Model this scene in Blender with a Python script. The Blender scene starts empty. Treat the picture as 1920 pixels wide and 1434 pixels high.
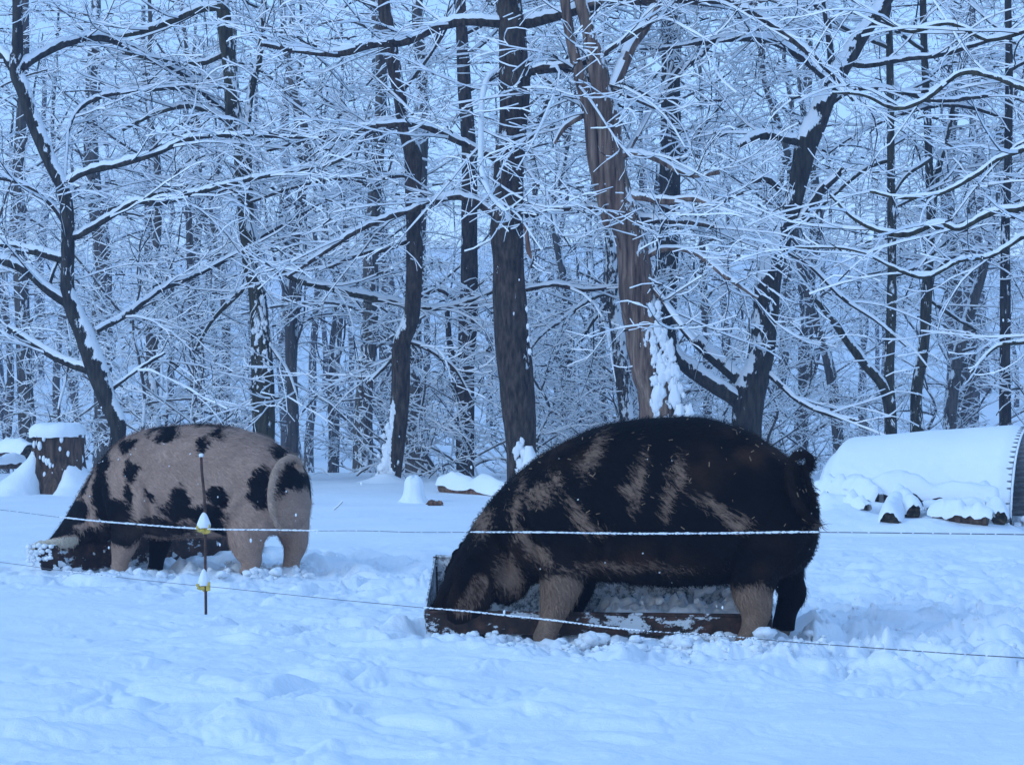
import bpy, math, random
import numpy as np
from mathutils import Vector, Matrix

# ------------------------------------------------------------------ camera, sky, sun, exposure
C = bpy.context.scene.collection
sc = bpy.context.scene
F = 3583.0            # focal length in photo pixels (photo is 1920 wide)
HZ = 760.0            # photo row of the eye level
CAMH = 1.01
cam_d = bpy.data.cameras.new('camera'); cam = bpy.data.objects.new('camera', cam_d); C.objects.link(cam)
cam.location = (0, 0, CAMH); cam.rotation_euler = (math.radians(90), 0, 0)
cam_d.sensor_width = 36; cam_d.lens = F / 1920 * 36; cam_d.shift_y = (HZ - 717) / 1920
cam_d.clip_start = 0.1; cam_d.clip_end = 1500
sc.camera = cam

SUN_EL, SUN_ROT = math.radians(16), math.radians(200)
w = bpy.data.worlds.new("World"); sc.world = w; w.use_nodes = True
nt = w.node_tree; nt.nodes.clear()
sky = nt.nodes.new('ShaderNodeTexSky'); sky.sky_type = 'NISHITA'; sky.sun_disc = False
sky.sun_elevation = SUN_EL; sky.sun_rotation = SUN_ROT
sky.air_density = 1.0; sky.dust_density = 0.3; sky.ozone_density = 2.0
tint = nt.nodes.new('ShaderNodeMix'); tint.data_type = 'RGBA'; tint.blend_type = 'MIX'
tint.inputs[0].default_value = 0.55                       # an even overcast layer over the clear sky
tint.inputs[7].default_value = (1.72, 3.5, 6.75, 1)
bgn = nt.nodes.new('ShaderNodeBackground'); bgn.inputs[1].default_value = 0.12
outn = nt.nodes.new('ShaderNodeOutputWorld')
nt.links.new(sky.outputs[0], tint.inputs[6]); nt.links.new(tint.outputs[2], bgn.inputs[0]); nt.links.new(bgn.outputs[0], outn.inputs[0])
sl = bpy.data.lights.new('sun', 'SUN'); sl.energy = 0.75; sl.angle = math.radians(25); sl.color = (0.56, 0.77, 1.0)
so = bpy.data.objects.new('sun', sl); C.objects.link(so)
so.rotation_euler = (math.radians(60), 0, math.radians(-62))
sc.view_settings.view_transform = 'Standard'; sc.view_settings.look = 'None'
sc.view_settings.exposure = 0.97; sc.view_settings.gamma = 1
sc.cycles.max_bounces = 5; sc.cycles.diffuse_bounces = 3; sc.cycles.glossy_bounces = 2
sc.cycles.volume_bounces = 1; sc.cycles.transmission_bounces = 2
sc.cycles.use_denoising = True

# ------------------------------------------------------------------ helpers
RS = np.random.RandomState(7)
def P(px, py, Y):
    return np.array([(px - 960) / F * Y, Y, CAMH - (py - HZ) / F * Y])

def vnoise(p, seed=0):
    p = np.asarray(p, dtype=np.float64)
    i = np.floor(p).astype(np.int64); f = p - i; u = f * f * (3 - 2 * f)
    def h(dx, dy, dz):
        x = (i[..., 0] + dx).astype(np.uint32); y = (i[..., 1] + dy).astype(np.uint32); z = (i[..., 2] + dz).astype(np.uint32)
        n = x * np.uint32(374761393) + y * np.uint32(668265263) + z * np.uint32(2246822519) + np.uint32((seed * 3266489917) & 0xffffffff)
        n = (n ^ (n >> np.uint32(13))) * np.uint32(1274126177)
        n = n ^ (n >> np.uint32(16))
        return n.astype(np.float64) / 4294967295.0 * 2 - 1
    def L(a, b, t): return a + (b - a) * t
    x0 = L(L(h(0,0,0), h(1,0,0), u[...,0]), L(h(0,1,0), h(1,1,0), u[...,0]), u[...,1])
    x1 = L(L(h(0,0,1), h(1,0,1), u[...,0]), L(h(0,1,1), h(1,1,1), u[...,0]), u[...,1])
    return L(x0, x1, u[...,2])
def fbm(p, o=4, seed=0):
    r = 0; a = 1.0; s = 0
    p = np.asarray(p, float)
    for k in range(o):
        r = r + a * vnoise(p, seed + k * 17); s += a; a *= .5; p = p * 2.03 + 11.3
    return r / s
def sstep(a, b, x):
    t = np.clip((x - a) / (b - a), 0, 1); return t * t * (3 - 2 * t)

def new_mesh(name, V, faces, mats, mi=None, smooth=True):
    """faces: (n,4) int array, or list of such arrays / python lists"""
    me = bpy.data.meshes.new(name)
    V = np.asarray(V, dtype=np.float32)
    if isinstance(faces, np.ndarray):
        n, k = faces.shape
        me.vertices.add(len(V)); me.vertices.foreach_set('co', V.ravel())
        me.loops.add(n * k); me.loops.foreach_set('vertex_index', faces.astype(np.int32).ravel())
        me.polygons.add(n); me.polygons.foreach_set('loop_start', np.arange(0, n * k, k, dtype=np.int32))
        if mi is not None: me.polygons.foreach_set('material_index', np.asarray(mi, dtype=np.int32))
        me.polygons.foreach_set('use_smooth', np.full(n, smooth))
        me.update(calc_edges=True)
    else:
        me.from_pydata([tuple(v) for v in V.tolist()], [], [tuple(f) for f in faces])
        if mi is not None: me.polygons.foreach_set('material_index', np.asarray(mi, dtype=np.int32))
        me.polygons.foreach_set('use_smooth', np.full(len(me.polygons), smooth))
        me.update()
    for m in (mats if isinstance(mats, (list, tuple)) else [mats]): me.materials.append(m)
    return me
def obj(name, me, parent=None):
    o = bpy.data.objects.new(name, me); C.objects.link(o)
    if parent is not None: o.parent = parent
    return o
def tag(o, label=None, cat=None, group=None, kind=None):
    if label: o['label'] = label
    if cat: o['category'] = cat
    if group: o['group'] = group
    if kind: o['kind'] = kind
    return o
def thing(name, label, cat, loc=(0, 0, 0), group=None):
    o = bpy.data.objects.new(name, None); C.objects.link(o); o.location = loc; o.empty_display_size = .1
    return tag(o, label, cat, group)
def join(parts):
    """list of (V, quads, mi) -> one"""
    Vs, Fs, Ms, n = [], [], [], 0
    for V, Q, M in parts:
        Vs.append(V); Fs.append(Q + n); Ms.append(np.full(len(Q), M) if np.isscalar(M) else M); n += len(V)
    return np.concatenate(Vs), np.concatenate(Fs), np.concatenate(Ms)

def box(c, s, rot=None):
    V = np.array([[x, y, z] for x in (-1, 1) for y in (-1, 1) for z in (-1, 1)], float) * np.array(s) / 2
    if rot is not None: V = V @ np.array(rot.to_3x3() if hasattr(rot, 'to_3x3') else rot).T
    Q = np.array([[0,1,3,2],[4,6,7,5],[0,4,5,1],[2,3,7,6],[0,2,6,4],[1,5,7,3]])
    return V + np.array(c), Q, 0

def resample(pts, n):
    pts = np.asarray(pts, float)
    # catmull-rom through the points then even spacing
    m = len(pts)
    if m > 2:
        ext = np.vstack([2 * pts[0] - pts[1], pts, 2 * pts[-1] - pts[-2]])
        out = []
        for i in range(m - 1):
            p0, p1, p2, p3 = ext[i:i + 4]
            for t in np.linspace(0, 1, 8, endpoint=False):
                out.append(.5 * ((2 * p1) + (-p0 + p2) * t + (2 * p0 - 5 * p1 + 4 * p2 - p3) * t * t + (-p0 + 3 * p1 - 3 * p2 + p3) * t ** 3))
        out.append(pts[-1]); pts = np.array(out)
    d = np.r_[0, np.cumsum(np.linalg.norm(np.diff(pts[:, :3], axis=0), axis=1))]
    t = np.linspace(0, d[-1], n)
    return np.stack([np.interp(t, d, pts[:, k]) for k in range(pts.shape[1])], 1)

def frames(Pt):
    T = np.gradient(Pt, axis=-2); T /= np.linalg.norm(T, axis=-1, keepdims=True) + 1e-9
    up = np.array([0, 0, 1.0])
    S = np.cross(T, up); ln = np.linalg.norm(S, axis=-1, keepdims=True)
    alt = np.broadcast_to(np.array([1.0, 0, 0]), S.shape)
    S = np.where(ln > 0.06, S / np.maximum(ln, 1e-6), alt)
    U = np.cross(S, T)
    return T, S, U

# ------------------------------------------------------------------ materials
def mat(name):
    m = bpy.data.materials.new(name); m.use_nodes = True
    t = m.node_tree; b = t.nodes['Principled BSDF']; return m, t, b
def N(t, ty, **kw):
    n = t.nodes.new(ty)
    for k, v in kw.items(): setattr(n, k, v)
    return n
def ramp(t, src, stops):
    r = N(t, 'ShaderNodeValToRGB'); e = r.color_ramp.elements
    while len(e) < len(stops): e.new(.5)
    for i, (p, c) in enumerate(stops):
        e[i].position = p; e[i].color = (c[0], c[1], c[2], 1) if not np.isscalar(c) else (c, c, c, 1)
    t.links.new(src, r.inputs[0]); return r
def noise(t, scale, detail=4, rough=.55, vec=None, stretch=None):
    tc = N(t, 'ShaderNodeTexCoord'); src = tc.outputs['Object']
    if stretch:
        mp = N(t, 'ShaderNodeMapping'); mp.inputs['Scale'].default_value = stretch
        t.links.new(src, mp.inputs[0]); src = mp.outputs[0]
    n = N(t, 'ShaderNodeTexNoise'); n.inputs['Scale'].default_value = scale; n.inputs['Detail'].default_value = detail
    n.inputs['Roughness'].default_value = rough
    t.links.new(src if vec is None else vec, n.inputs['Vector']); return n
def bump(t, b, src, dist, strength=1.0, prev=None):
    bp = N(t, 'ShaderNodeBump'); bp.inputs['Distance'].default_value = dist; bp.inputs['Strength'].default_value = strength
    t.links.new(src, bp.inputs['Height'])
    if prev is not None: t.links.new(prev.outputs[0], bp.inputs['Normal'])
    t.links.new(bp.outputs[0], b.inputs['Normal']); return bp

def m_snow(name, bd=0.006, sc1=30, grain=True):
    m, t, b = mat(name)
    n = noise(t, 1.3, 4)
    r = ramp(t, n.outputs[0], [(.3, (.80, .83, .86)), (.7, (.88, .895, .91))])
    t.links.new(r.outputs[0], b.inputs['Base Color']); b.inputs['Roughness'].default_value = .75
    b.inputs['Specular IOR Level'].default_value = .25
    if grain:
        n1 = noise(t, sc1, 6, .65); bp = bump(t, b, n1.outputs[0], bd)
        n2 = noise(t, sc1 * 7, 2, .6); bump(t, b, n2.outputs[0], bd * .18, prev=bp)
    return m
M_SNOW = m_snow('snow_ground')
M_SNOWB = m_snow('snow_on_things', .005, 45)
M_SNOWT = m_snow('snow_on_twigs', grain=False)

def m_bark(name, c1, c2, c3, snow_amt=.0, zs=.18, sc1=22, dist=.02):
    m, t, b = mat(name)
    n = noise(t, sc1, 6, .62, stretch=(1, 1, zs))
    n2 = noise(t, 2.2, 3)
    r = ramp(t, n.outputs[0], [(.32, c1), (.5, c2), (.72, c3)])
    mx = N(t, 'ShaderNodeMix', data_type='RGBA', blend_type='MULTIPLY'); mx.inputs[0].default_value = .7
    r2 = ramp(t, n2.outputs[0], [(.3, (.75, .8, .7)), (.7, (1.2, 1.1, 1.05))])
    t.links.new(r.outputs[0], mx.inputs[6]); t.links.new(r2.outputs[0], mx.inputs[7])
    col = mx.outputs[2]
    b.inputs['Roughness'].default_value = .9; b.inputs['Specular IOR Level'].default_value = .2
    if snow_amt > 0:   # snow caught by the bark
        n3 = noise(t, 16 if snow_amt > .7 else 9, 6, .7, stretch=(1.3, 1.3, .5)); n4 = noise(t, 1.1, 2)
        g = N(t, 'ShaderNodeNewGeometry'); sx = N(t, 'ShaderNodeSeparateXYZ'); t.links.new(g.outputs['Normal'], sx.inputs[0])
        a = N(t, 'ShaderNodeMath', operation='MULTIPLY_ADD'); a.inputs[1].default_value = .9; t.links.new(sx.outputs[2], a.inputs[0]); t.links.new(n3.outputs[0], a.inputs[2])
        a2 = N(t, 'ShaderNodeMath', operation='MULTIPLY_ADD'); a2.inputs[1].default_value = .55; t.links.new(n4.outputs[0], a2.inputs[0]); t.links.new(a.outputs[0], a2.inputs[2])
        rs = ramp(t, a2.outputs[0], [(.99 - snow_amt * .3, 0), (1.0 - snow_amt * .27, 1)])
        m2 = N(t, 'ShaderNodeMix', data_type='RGBA'); t.links.new(rs.outputs[0], m2.inputs[0]); t.links.new(col, m2.inputs[6]); m2.inputs[7].default_value = (.84, .86, .88, 1)
        col = m2.outputs[2]
        ad = N(t, 'ShaderNodeMath', operation='MULTIPLY_ADD'); ad.inputs[1].default_value = .8; t.links.new(rs.outputs[0], ad.inputs[0]); t.links.new(n.outputs[0], ad.inputs[2])
        bump(t, b, ad.outputs[0], dist)
    else:
        bump(t, b, n.outputs[0], dist)
    t.links.new(col, b.inputs['Base Color'])
    return m
B_MAIN = m_bark('bark_brown', (.012, .009, .007), (.052, .038, .030), (.12, .09, .072), .10, .24, 24, .04)
B_DARK = m_bark('bark_dark', (.010, .009, .008), (.034, .030, .025), (.075, .066, .054), .35)
B_OLIVE = m_bark('bark_olive', (.012, .011, .007), (.045, .041, .026), (.095, .085, .055), .4)
B_DEAD = m_bark('dead_wood', (.03, .018, .013), (.16, .105, .08), (.34, .25, .20), .04, .07, 16, .03)
B_PLATE = m_bark('bark_plated', (.012, .012, .012), (.06, .052, .045), (.12, .1, .085), .8, .5, 26, .03)
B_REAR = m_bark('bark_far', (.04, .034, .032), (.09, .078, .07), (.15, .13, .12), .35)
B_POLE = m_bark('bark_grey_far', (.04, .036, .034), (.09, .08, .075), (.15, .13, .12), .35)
B_TWIG = m_bark('twig_bark', (.012, .010, .009), (.028, .024, .020), (.05, .043, .037), 0)
B_LOG = m_bark('log_bark', (.02, .015, .012), (.085, .055, .04), (.17, .11, .08), 0)
B_RED = m_bark('bare_red_wood', (.06, .03, .02), (.2, .11, .075), (.32, .19, .13), 0)

# ------------------------------------------------------------------ the ground
def crest(x): return 7.55 - .95 * np.clip(x, -3, 3)
def ground_base(x, y):
    x = np.asarray(x, float); y = np.asarray(y, float)
    q = crest(x) - y
    b = (.085 + .03 * sstep(0, 2.2, x)) * sstep(-.10, .28 + .05 * x * 0, q) + .02 * sstep(.5, 3, q)
    z = b - .02
    z = z + .05 * fbm(np.stack([x * .3, y * .2, 0 * x], -1), 2, 3) * sstep(1, 4, np.abs(y - 8.4)) * sstep(9, 13, y)
    far = sstep(27, 50, y) * -1.0 + 15.5 * sstep(52, 175, y)
    side = 0.0
    z = z + far + 1.2 * fbm(np.stack([x * .03, y * .03, 0 * x], -1), 3, 9) * sstep(40, 90, np.hypot(x, y))
    return z
def sunk(x, y):
    return .055 * np.clip(np.exp(-(((x - .7) / 1.5) ** 2) - (((y - 8.42) / .32) ** 2)) * 1.3, 0, 1)
def tramp(x, y):
    """how much the snow is broken up by feet"""
    big = np.exp(-(((x - .85) / 1.75) ** 2) - (((y - 8.35) / .75) ** 2)) * 1.2
    right = np.exp(-(((x - 2.3) / 1.3) ** 2) - (((y - 8.3) / 1.9) ** 2))
    pig1 = np.exp(-(((x + 1.9) / 1.5) ** 2) - (((y - 12.0) / 1.2) ** 2))
    mid = np.exp(-(((x + .2) / 1.3) ** 2) - (((y - 10.6) / 1.6) ** 2)) * .6
    fg = np.exp(-(((x + .75) / 1.15) ** 2) - (((y - 6.0) / 1.7) ** 2)) * .5
    back = np.exp(-(((x - 2.6) / 1.8) ** 2) - (((y - 12) / 2.5) ** 2)) * .5
    return np.clip(big + right + pig1 + mid + fg + back, 0, 1.0)
def ground(x, y, fine=True):
    x = np.asarray(x, float); y = np.asarray(y, float)
    z = ground_base(x, y)
    k = sstep(40, 22, np.hypot(x, y))
    p = np.stack([x, y, 0 * x], -1)
    z = z + .030 * fbm(p * np.array([.7, .9, 1]), 3, 21) * k
    dr = fbm(p * np.array([1.1, 2.6, 1]), 3, 33); z = z + .012 * dr * k
    if fine:
        tr = tramp(x, y)
        wob = p + .12 * np.stack([vnoise(p * 5, 4), vnoise(p * 5, 5), 0 * x], -1)
        l1 = np.abs(fbm(wob * 4.2, 2, 41)); l2 = np.abs(fbm(wob * 11, 2, 42)); l3 = np.abs(vnoise(wob * 26, 43))
        fgm = np.exp(-(((x + .75) / 1.2) ** 2) - (((y - 6.0) / 1.6) ** 2))
        z = z - sunk(x, y) + tr * ((l1 - .25) * .15 * (1 - .15 * fgm) + (l2 - .2) * .06 * (1 - .4 * fgm) + (l3 - .2) * .024 * (1 - .5 * fgm)) * sstep(20, 12, y)
        z = z + .004 * np.abs(vnoise(wob * 9, 77)) * k
    return z
def gz(x, y): return float(ground(np.array([x]), np.array([y]))[0])

def build_ground():
    ang_f = np.radians(np.linspace(-19.5, 19.5, 640))
    ang_b = np.radians(np.r_[np.linspace(19.5, 90, 34)[1:], np.linspace(90, 270, 22)[1:], np.linspace(270, 340.5, 34)[1:-1]])
    A = np.r_[ang_f, ang_b]
    R = [1.2]
    while R[-1] < 420: R.append(R[-1] * (1.0036 if 4.4 < R[-1] < 15 else (1.008 if R[-1] < 32 and R[-1] > 4 else 1.05)))
    R = np.array(R)
    AA, RR = np.meshgrid(A, R)
    X = np.sin(AA) * RR; Y = np.cos(AA) * RR
    Z = ground(X, Y)
    nR, nA = X.shape
    V = np.stack([X, Y, Z], -1).reshape(-1, 3)
    i = np.arange(nR - 1)[:, None] * nA; j = np.arange(nA)[None, :]; j2 = (j + 1) % nA
    Q = np.stack([i + j, i + j2, i + nA + j2, i + nA + j], -1).reshape(-1, 4)[:, ::-1]
    c = len(V); V = np.vstack([V, [[0, 0, Z[0].mean()]]])
    # inner cap as degenerate-free fan of quads: pair neighbours
    caps = [[c, k, k + 1, k + 2] for k in range(0, nA - 2, 2)] + ([[c, nA - 2, nA - 1, 0]] if nA % 2 == 0 else [])
    Q = np.vstack([Q, np.array(caps)])
    me = new_mesh('snow_ground', V, Q, M_SNOW)
    o = obj('snow_ground', me); tag(o, kind='structure')
build_ground()

# ------------------------------------------------------------------ trees
def tubes(Pt, R, K, snow, seed=0, cap=True, jag=0.0, snow_thr=.15, rough=0.0, sh=None):
    """Pt (n,N,3) R (n,N). Bark tube with snow laid on its upper side: same ring, upper vertices raised. returns V,Q,mi"""
    n, Np, _ = Pt.shape
    rs = np.random.RandomState(seed)
    T, S, U = frames(Pt)
    horiz = np.sqrt(np.clip(1 - T[..., 2] ** 2, 0, 1))
    if K > 5 and n == 1 and np.abs(T[..., 2]).mean() > .6:      # upright stems: a frame that never flips
        S = np.cross([0, 1.0, 0], T); S /= np.linalg.norm(S, axis=-1, keepdims=True); U = np.cross(S, T)
    if K == 4: ang = np.radians([-90, -12, 90, 192])
    elif K == 5: ang = np.radians([-90, -15, 60, 120, 195])
    else: ang = np.radians(-90 + 360 / K * np.arange(K))
    ca, sa = np.cos(ang), np.sin(ang)
    r = R[..., None] * np.ones(K)
    V0 = Pt[..., None, :] + 0
    if rough > 0:
        q = (Pt[..., None, :] + (S[..., None, :] * ca[:, None] + U[..., None, :] * sa[:, None]) * r[..., None])
        r = r * (1 + rough * fbm(q * np.array([9, 9, 2.2]), 3, seed + 5) + rough * .8 * fbm(q * 1.7, 2, seed + 6))
    hs = snow * horiz[..., None] ** .8 if sh is None else sh[..., None] * horiz[..., None]
    hs = hs * ((.45 + 1.1 * rs.rand(n, Np, 1)) if K <= 5 else (.75 + .5 * rs.rand(n, Np, 1)))
    if jag > 0:
        q = Pt[..., None, :] + S[..., None, :] * (ca[:, None] * r[..., None])
        jn = fbm(q * np.array([7, 7, 7]), 3, seed + 9) * jag
    else: jn = 0
    if K > 5:
        nz = (S[..., None, 2] * ca + U[..., None, 2] * sa) / np.maximum(horiz[..., None], .12)
        lift = np.clip(nz + 0 * r - snow_thr + jn, 0, 1) ** .6
    else: lift = np.clip(sa + 0 * r + jn, 0, 1) ** .6
    off_s = ca * r * (1 + (.5 if K <= 5 else .06) * (lift > 0) * np.minimum(hs / np.maximum(r, 1e-4), 1.5))
    off_u = sa * r + (lift * hs if not (K > 5 and n == 1 and np.abs(T[..., 2]).mean() > .6) else 0)
    if K > 5 and n == 1 and np.abs(T[..., 2]).mean() > .6:
        off_s = ca * (r + lift * hs); off_u = sa * (r + lift * hs)
    V = V0 + S[..., None, :] * off_s[..., None] + U[..., None, :] * off_u[..., None]
    # snow leans to true vertical a bit
    V = V.reshape(-1, 3)
    b = (np.arange(n)[:, None] * Np + np.arange(Np - 1)[None, :]) * K
    b = b.reshape(-1)[:, None]; k = np.arange(K)[None, :]; k2 = (k + 1) % K
    Q = np.stack([b + k, b + k2, b + K + k2, b + K + k], -1)
    if K <= 5:
        m = np.zeros((len(b), K), int)
        if K == 4: m[:, 1:3] = 1
        else: m[:, 1:4] = 1
        thin = (horiz[:, :-1].reshape(-1) < .25)
        m[thin] = 0
        if K == 4:
            gap = rs.rand(len(b)) < .05; m[gap] = 0
    else:
        hv = (lift * horiz[..., None]) .reshape(n, Np, K)
        a = hv[:, :-1]; c = hv[:, 1:]
        f = np.minimum(np.minimum(a, np.roll(a, -1, -1)), np.minimum(c, np.roll(c, -1, -1)))
        f2 = np.maximum(np.maximum(a, np.roll(a, -1, -1)), np.maximum(c, np.roll(c, -1, -1)))
        m = ((f2 > .30) & (f > .02)).astype(int).reshape(len(b), K)
    Q = Q.reshape(-1, 4); m = m.reshape(-1)
    return V, Q, m

def grow(PP, RR, per, L, Lvar, ang, flat, up, wig, N_, r0, taper, rs, t0=.25, t1=1.0, sag=0.0, Lfall=.5, pair=False, rk=.6):
    """children on parent paths. per = children per parent (float array or scalar)."""
    n, Np, _ = PP.shape
    per = np.broadcast_to(np.asarray(per, float), (n,))
    cnt = np.floor(per + rs.rand(n)).astype(int)
    idx = np.repeat(np.arange(n), cnt); m = len(idx)
    if m == 0: return np.zeros((0, N_, 3)), np.zeros((0, N_))
    start = np.r_[0, np.cumsum(cnt)[:-1]]
    kk = np.arange(m) - start[idx]
    t = t0 + (t1 - t0) * (kk + rs.rand(m)) / np.maximum(cnt[idx], 1)
    fpos = np.clip(t, 0, .999) * (Np - 1); i0 = fpos.astype(int); fr = (fpos - i0)[:, None]
    pos = PP[idx, i0] * (1 - fr) + PP[idx, i0 + 1] * fr
    tan = PP[idx, i0 + 1] - PP[idx, i0]; tan /= np.linalg.norm(tan, axis=1, keepdims=True) + 1e-9
    rad = RR[idx, i0] * (1 - fr[:, 0]) + RR[idx, i0 + 1] * fr[:, 0]
    # perpendicular: mostly sideways
    side = np.cross(tan, [0, 0, 1.0]); ls = np.linalg.norm(side, axis=1, keepdims=True)
    rv = rs.randn(m, 3); rv[:, 2] *= .6
    sgn = np.where((kk + rs.randint(0, 2, n)[idx]) % 2 == 0, 1, -1)[:, None]
    perp = np.where(ls > .35, side / np.maximum(ls, 1e-6) * sgn + .45 * rs.randn(m, 3) * np.array([1, 1, .8]), np.stack([rv[:, 0], rv[:, 1], rv[:, 2] * .2], 1))
    perp -= tan * np.sum(perp * tan, 1, keepdims=True); perp /= np.linalg.norm(perp, axis=1, keepdims=True) + 1e-9
    a = np.radians(ang + 14 * rs.randn(m))[:, None]
    d = tan * np.cos(a) + perp * np.sin(a)
    d[:, 2] = d[:, 2] * flat + up + .12 * rs.randn(m)
    d /= np.linalg.norm(d, axis=1, keepdims=True)
    Ln = L * (1 - Lfall * t) * (1 + Lvar * (rs.rand(m) * 2 - 1))
    step = (Ln / (N_ - 1))[:, None]
    out = np.zeros((m, N_, 3)); out[:, 0] = pos; dd = d.copy()
    turn = rs.randn(m, 3) * wig * .8
    for k in range(1, N_):
        turn = turn * .78 + rs.randn(m, 3) * wig * .62
        dd = dd + turn; dd[:, 2] -= sag * (k / N_)
        dd /= np.linalg.norm(dd, axis=1, keepdims=True)
        out[:, k] = out[:, k - 1] + dd * step
    base = np.minimum(rad * rk, r0 * (Ln / L) ** .7)
    R = base[:, None] * (1 - (1 - taper) * np.linspace(0, 1, N_)[None, :])
    return out, R

def crown_mesh(name, limbs, rs, dens=1.0, scale=1.0, snk=1.0, lastsnow=.011, levels=3, seed=0, per2=11, limb_sub=1.0):
    """limbs: list of (P (N,3), R (N,)) -> fine branching"""
    Np = 12
    LP = np.stack([resample(np.c_[p, r], Np) for p, r in limbs]); RR = LP[..., 3]; LP = LP[..., :3]
    ln = np.linalg.norm(np.diff(LP, axis=1), axis=2).sum(1)
    b2, r2 = grow(LP, RR, dens * per2 / 3.6 * ln * limb_sub, 1.75 * scale, .45, 42, .5, .05, .13, 8, .0145, .35, rs, .10, 1.0, .05, .4)
    b3, r3 = grow(b2, r2, 5.2 * dens, .80 * scale, .65, 38, .55, .05, .21, 7, .0072, .45, rs, .1, 1.0, .05, .45)
    b4, r4 = grow(b3, r3, 2.6 * dens, .32 * scale, .75, 38, .7, .05, .27, 4, .0042, .6, rs, .15, 1.0, 0, .3)
    parts = [tubes(b2, r2, 5, snk * .019, seed + 1), tubes(b3, np.maximum(r3, .0034), 4, snk * .014, seed + 2), tubes(b4, np.maximum(r4, .0028), 4, lastsnow, seed + 3)]
    V, Q, m = join(parts)
    return new_mesh(name, V, Q, [B_TWIG, M_SNOWT], m, smooth=False)

def limb_mesh(name, P_, R_, bark, seed, K=10, snow=.04, jag=.5, thr=.1, rough=.10, N_=None):
    p = resample(np.c_[P_, R_], N_ or max(8, int(np.linalg.norm(np.diff(P_, axis=0), axis=1).sum() / .055)))
    Pt = p[None, :, :3]; R = p[None, :, 3]
    V, Q, m = tubes(Pt, R, K, snow, seed, jag=jag, snow_thr=thr, rough=rough, sh=np.minimum(snow, R * 1.5 + .012))
    # close ends
    return new_mesh(name, V, Q, [bark, M_SNOWB], m)

def px_path(pl, Y0, slope=0.0, wig=.0, rs=None, wmul=.5):
    """pl: list of (px,py,width_px). depth drifts with run length"""
    out = []; run = 0; last = None
    for (x, y, wd) in pl:
        if last is not None: run += math.hypot(x - last[0], y - last[1]) * Y0 / F
        last = (x, y)
        Y = Y0 + slope * run
        p = P(x, y, Y); out.append([*p, wd * wmul * Y / F])
    return np.array(out)

TREE_LABELS_USED = set()
def hero_tree(name, label, Y0, trunk, limbs, bark, seed, auto=8, above=1.0, snow=.05, K=22, dens=1.0, thr=.35, extra_trunks=(), cat='tree', crown=True,
              group=None, root=True, jag=.8, tscale=1.0, rough=.1, autoL=3.2, lowauto=.25, wk=1.0, lk=1.2, ls=.06):
    """trunk: px polyline from base upward (x,y,w)."""
    rs = np.random.RandomState(seed)
    tp = px_path(trunk, Y0); tp[:, 3] *= wk
    gx, gy = tp[0, 0], Y0
    g = gz(gx, gy)
    # continue the trunk down to the ground with a root flare
    if root:
        d = tp[0, :3] - tp[1, :3]; d = d / abs(d[2]) if abs(d[2]) > .01 else np.array([0, 0, -1.])
        drop = tp[0, 2] - (g - .12)
        if drop > .05:
            b = tp[0].copy(); b[:3] = b[:3] + np.array([d[0] * .25, 0, -1]) * drop; b[3] *= 1.35
            mid = (b + tp[0]) / 2; mid[3] = tp[0, 3] * 1.04
            tp = np.vstack([b, mid, tp])
    # and upward beyond the frame
    if above > 0:
        dirn = tp[-1, :3] - tp[-2, :3]; dirn /= np.linalg.norm(dirn)
        e = tp[-1].copy(); lst = []
        for k in range(4):
            dirn = dirn + np.array([rs.randn() * .06, rs.randn() * .06, .1]); dirn /= np.linalg.norm(dirn)
            e = e.copy(); e[:3] += dirn * above; e[3] *= .8; lst.append(e)
        tp = np.vstack([tp, lst])
    base = tp[0, :3].copy(); base[2] = g
    root_o = thing(name, label, cat, tuple(base), group)
    Nt = int(np.linalg.norm(np.diff(tp[:, :3], axis=0), axis=1).sum() / .045)
    tr = resample(tp, Nt)
    trL = tr.copy(); trL[:, :3] -= base
    obj('trunk', limb_mesh('trunk', trL[:, :3], trL[:, 3], bark, seed, K=K, snow=snow, jag=jag, thr=thr, rough=rough, N_=Nt), root_o)
    L = []
    for et in extra_trunks:
        q = px_path(et[0], Y0, et[1] if len(et) > 1 else 0.0)
        q[:, :3] -= base
        obj('limb', limb_mesh('limb', q[:, :3], q[:, 3], bark, seed + 3, K=14, snow=snow * .9, jag=.6, thr=.2), root_o)
        L.append((q[-len(q) // 2 - 1:, :3], q[-len(q) // 2 - 1:, 3]))
    for i, lb in enumerate(limbs):
        sl_ = lb[1] if isinstance(lb, tuple) else (rs.rand() - .25) * .9
        pl = lb[0] if isinstance(lb, tuple) else lb
        q = px_path(pl, Y0, sl_); q[:, :3] -= base
        q[:, 3] = np.maximum(q[:, 3] * lk, .007)
        L.append((q[:, :3], q[:, 3]))
        obj('limb', limb_mesh('limb', q[:, :3], q[:, 3], bark, seed + 20 + i, K=14, snow=ls, jag=.5, thr=.0), root_o)
    # untraced limbs
    if auto:
        a, ar = grow(trL[None, :, :3], trL[None, :, 3], auto, autoL, .35, 66, .45, .22, .10, 12, .032 * tscale, .3, rs, lowauto, 1.0, .05, .3, rk=.5)
        back = rs.rand(len(a)) < .8
        dy = a[:, :, 1] - a[:, :1, 1]
        a[:, :, 1] = np.where(back[:, None], a[:, :1, 1] + np.abs(dy) * .9 + .0, a[:, :, 1])
        for k in range(len(a)):
            L.append((a[k], ar[k]))
            obj('limb', limb_mesh('limb', a[k], ar[k], bark, seed + 60 + k, K=7, snow=.03, jag=.3, thr=.0, rough=.05, N_=14), root_o)
    if crown and L:
        obj('crown', crown_mesh('crown', L, rs, dens, seed=seed), root_o)
    return root_o

HT = []
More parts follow.
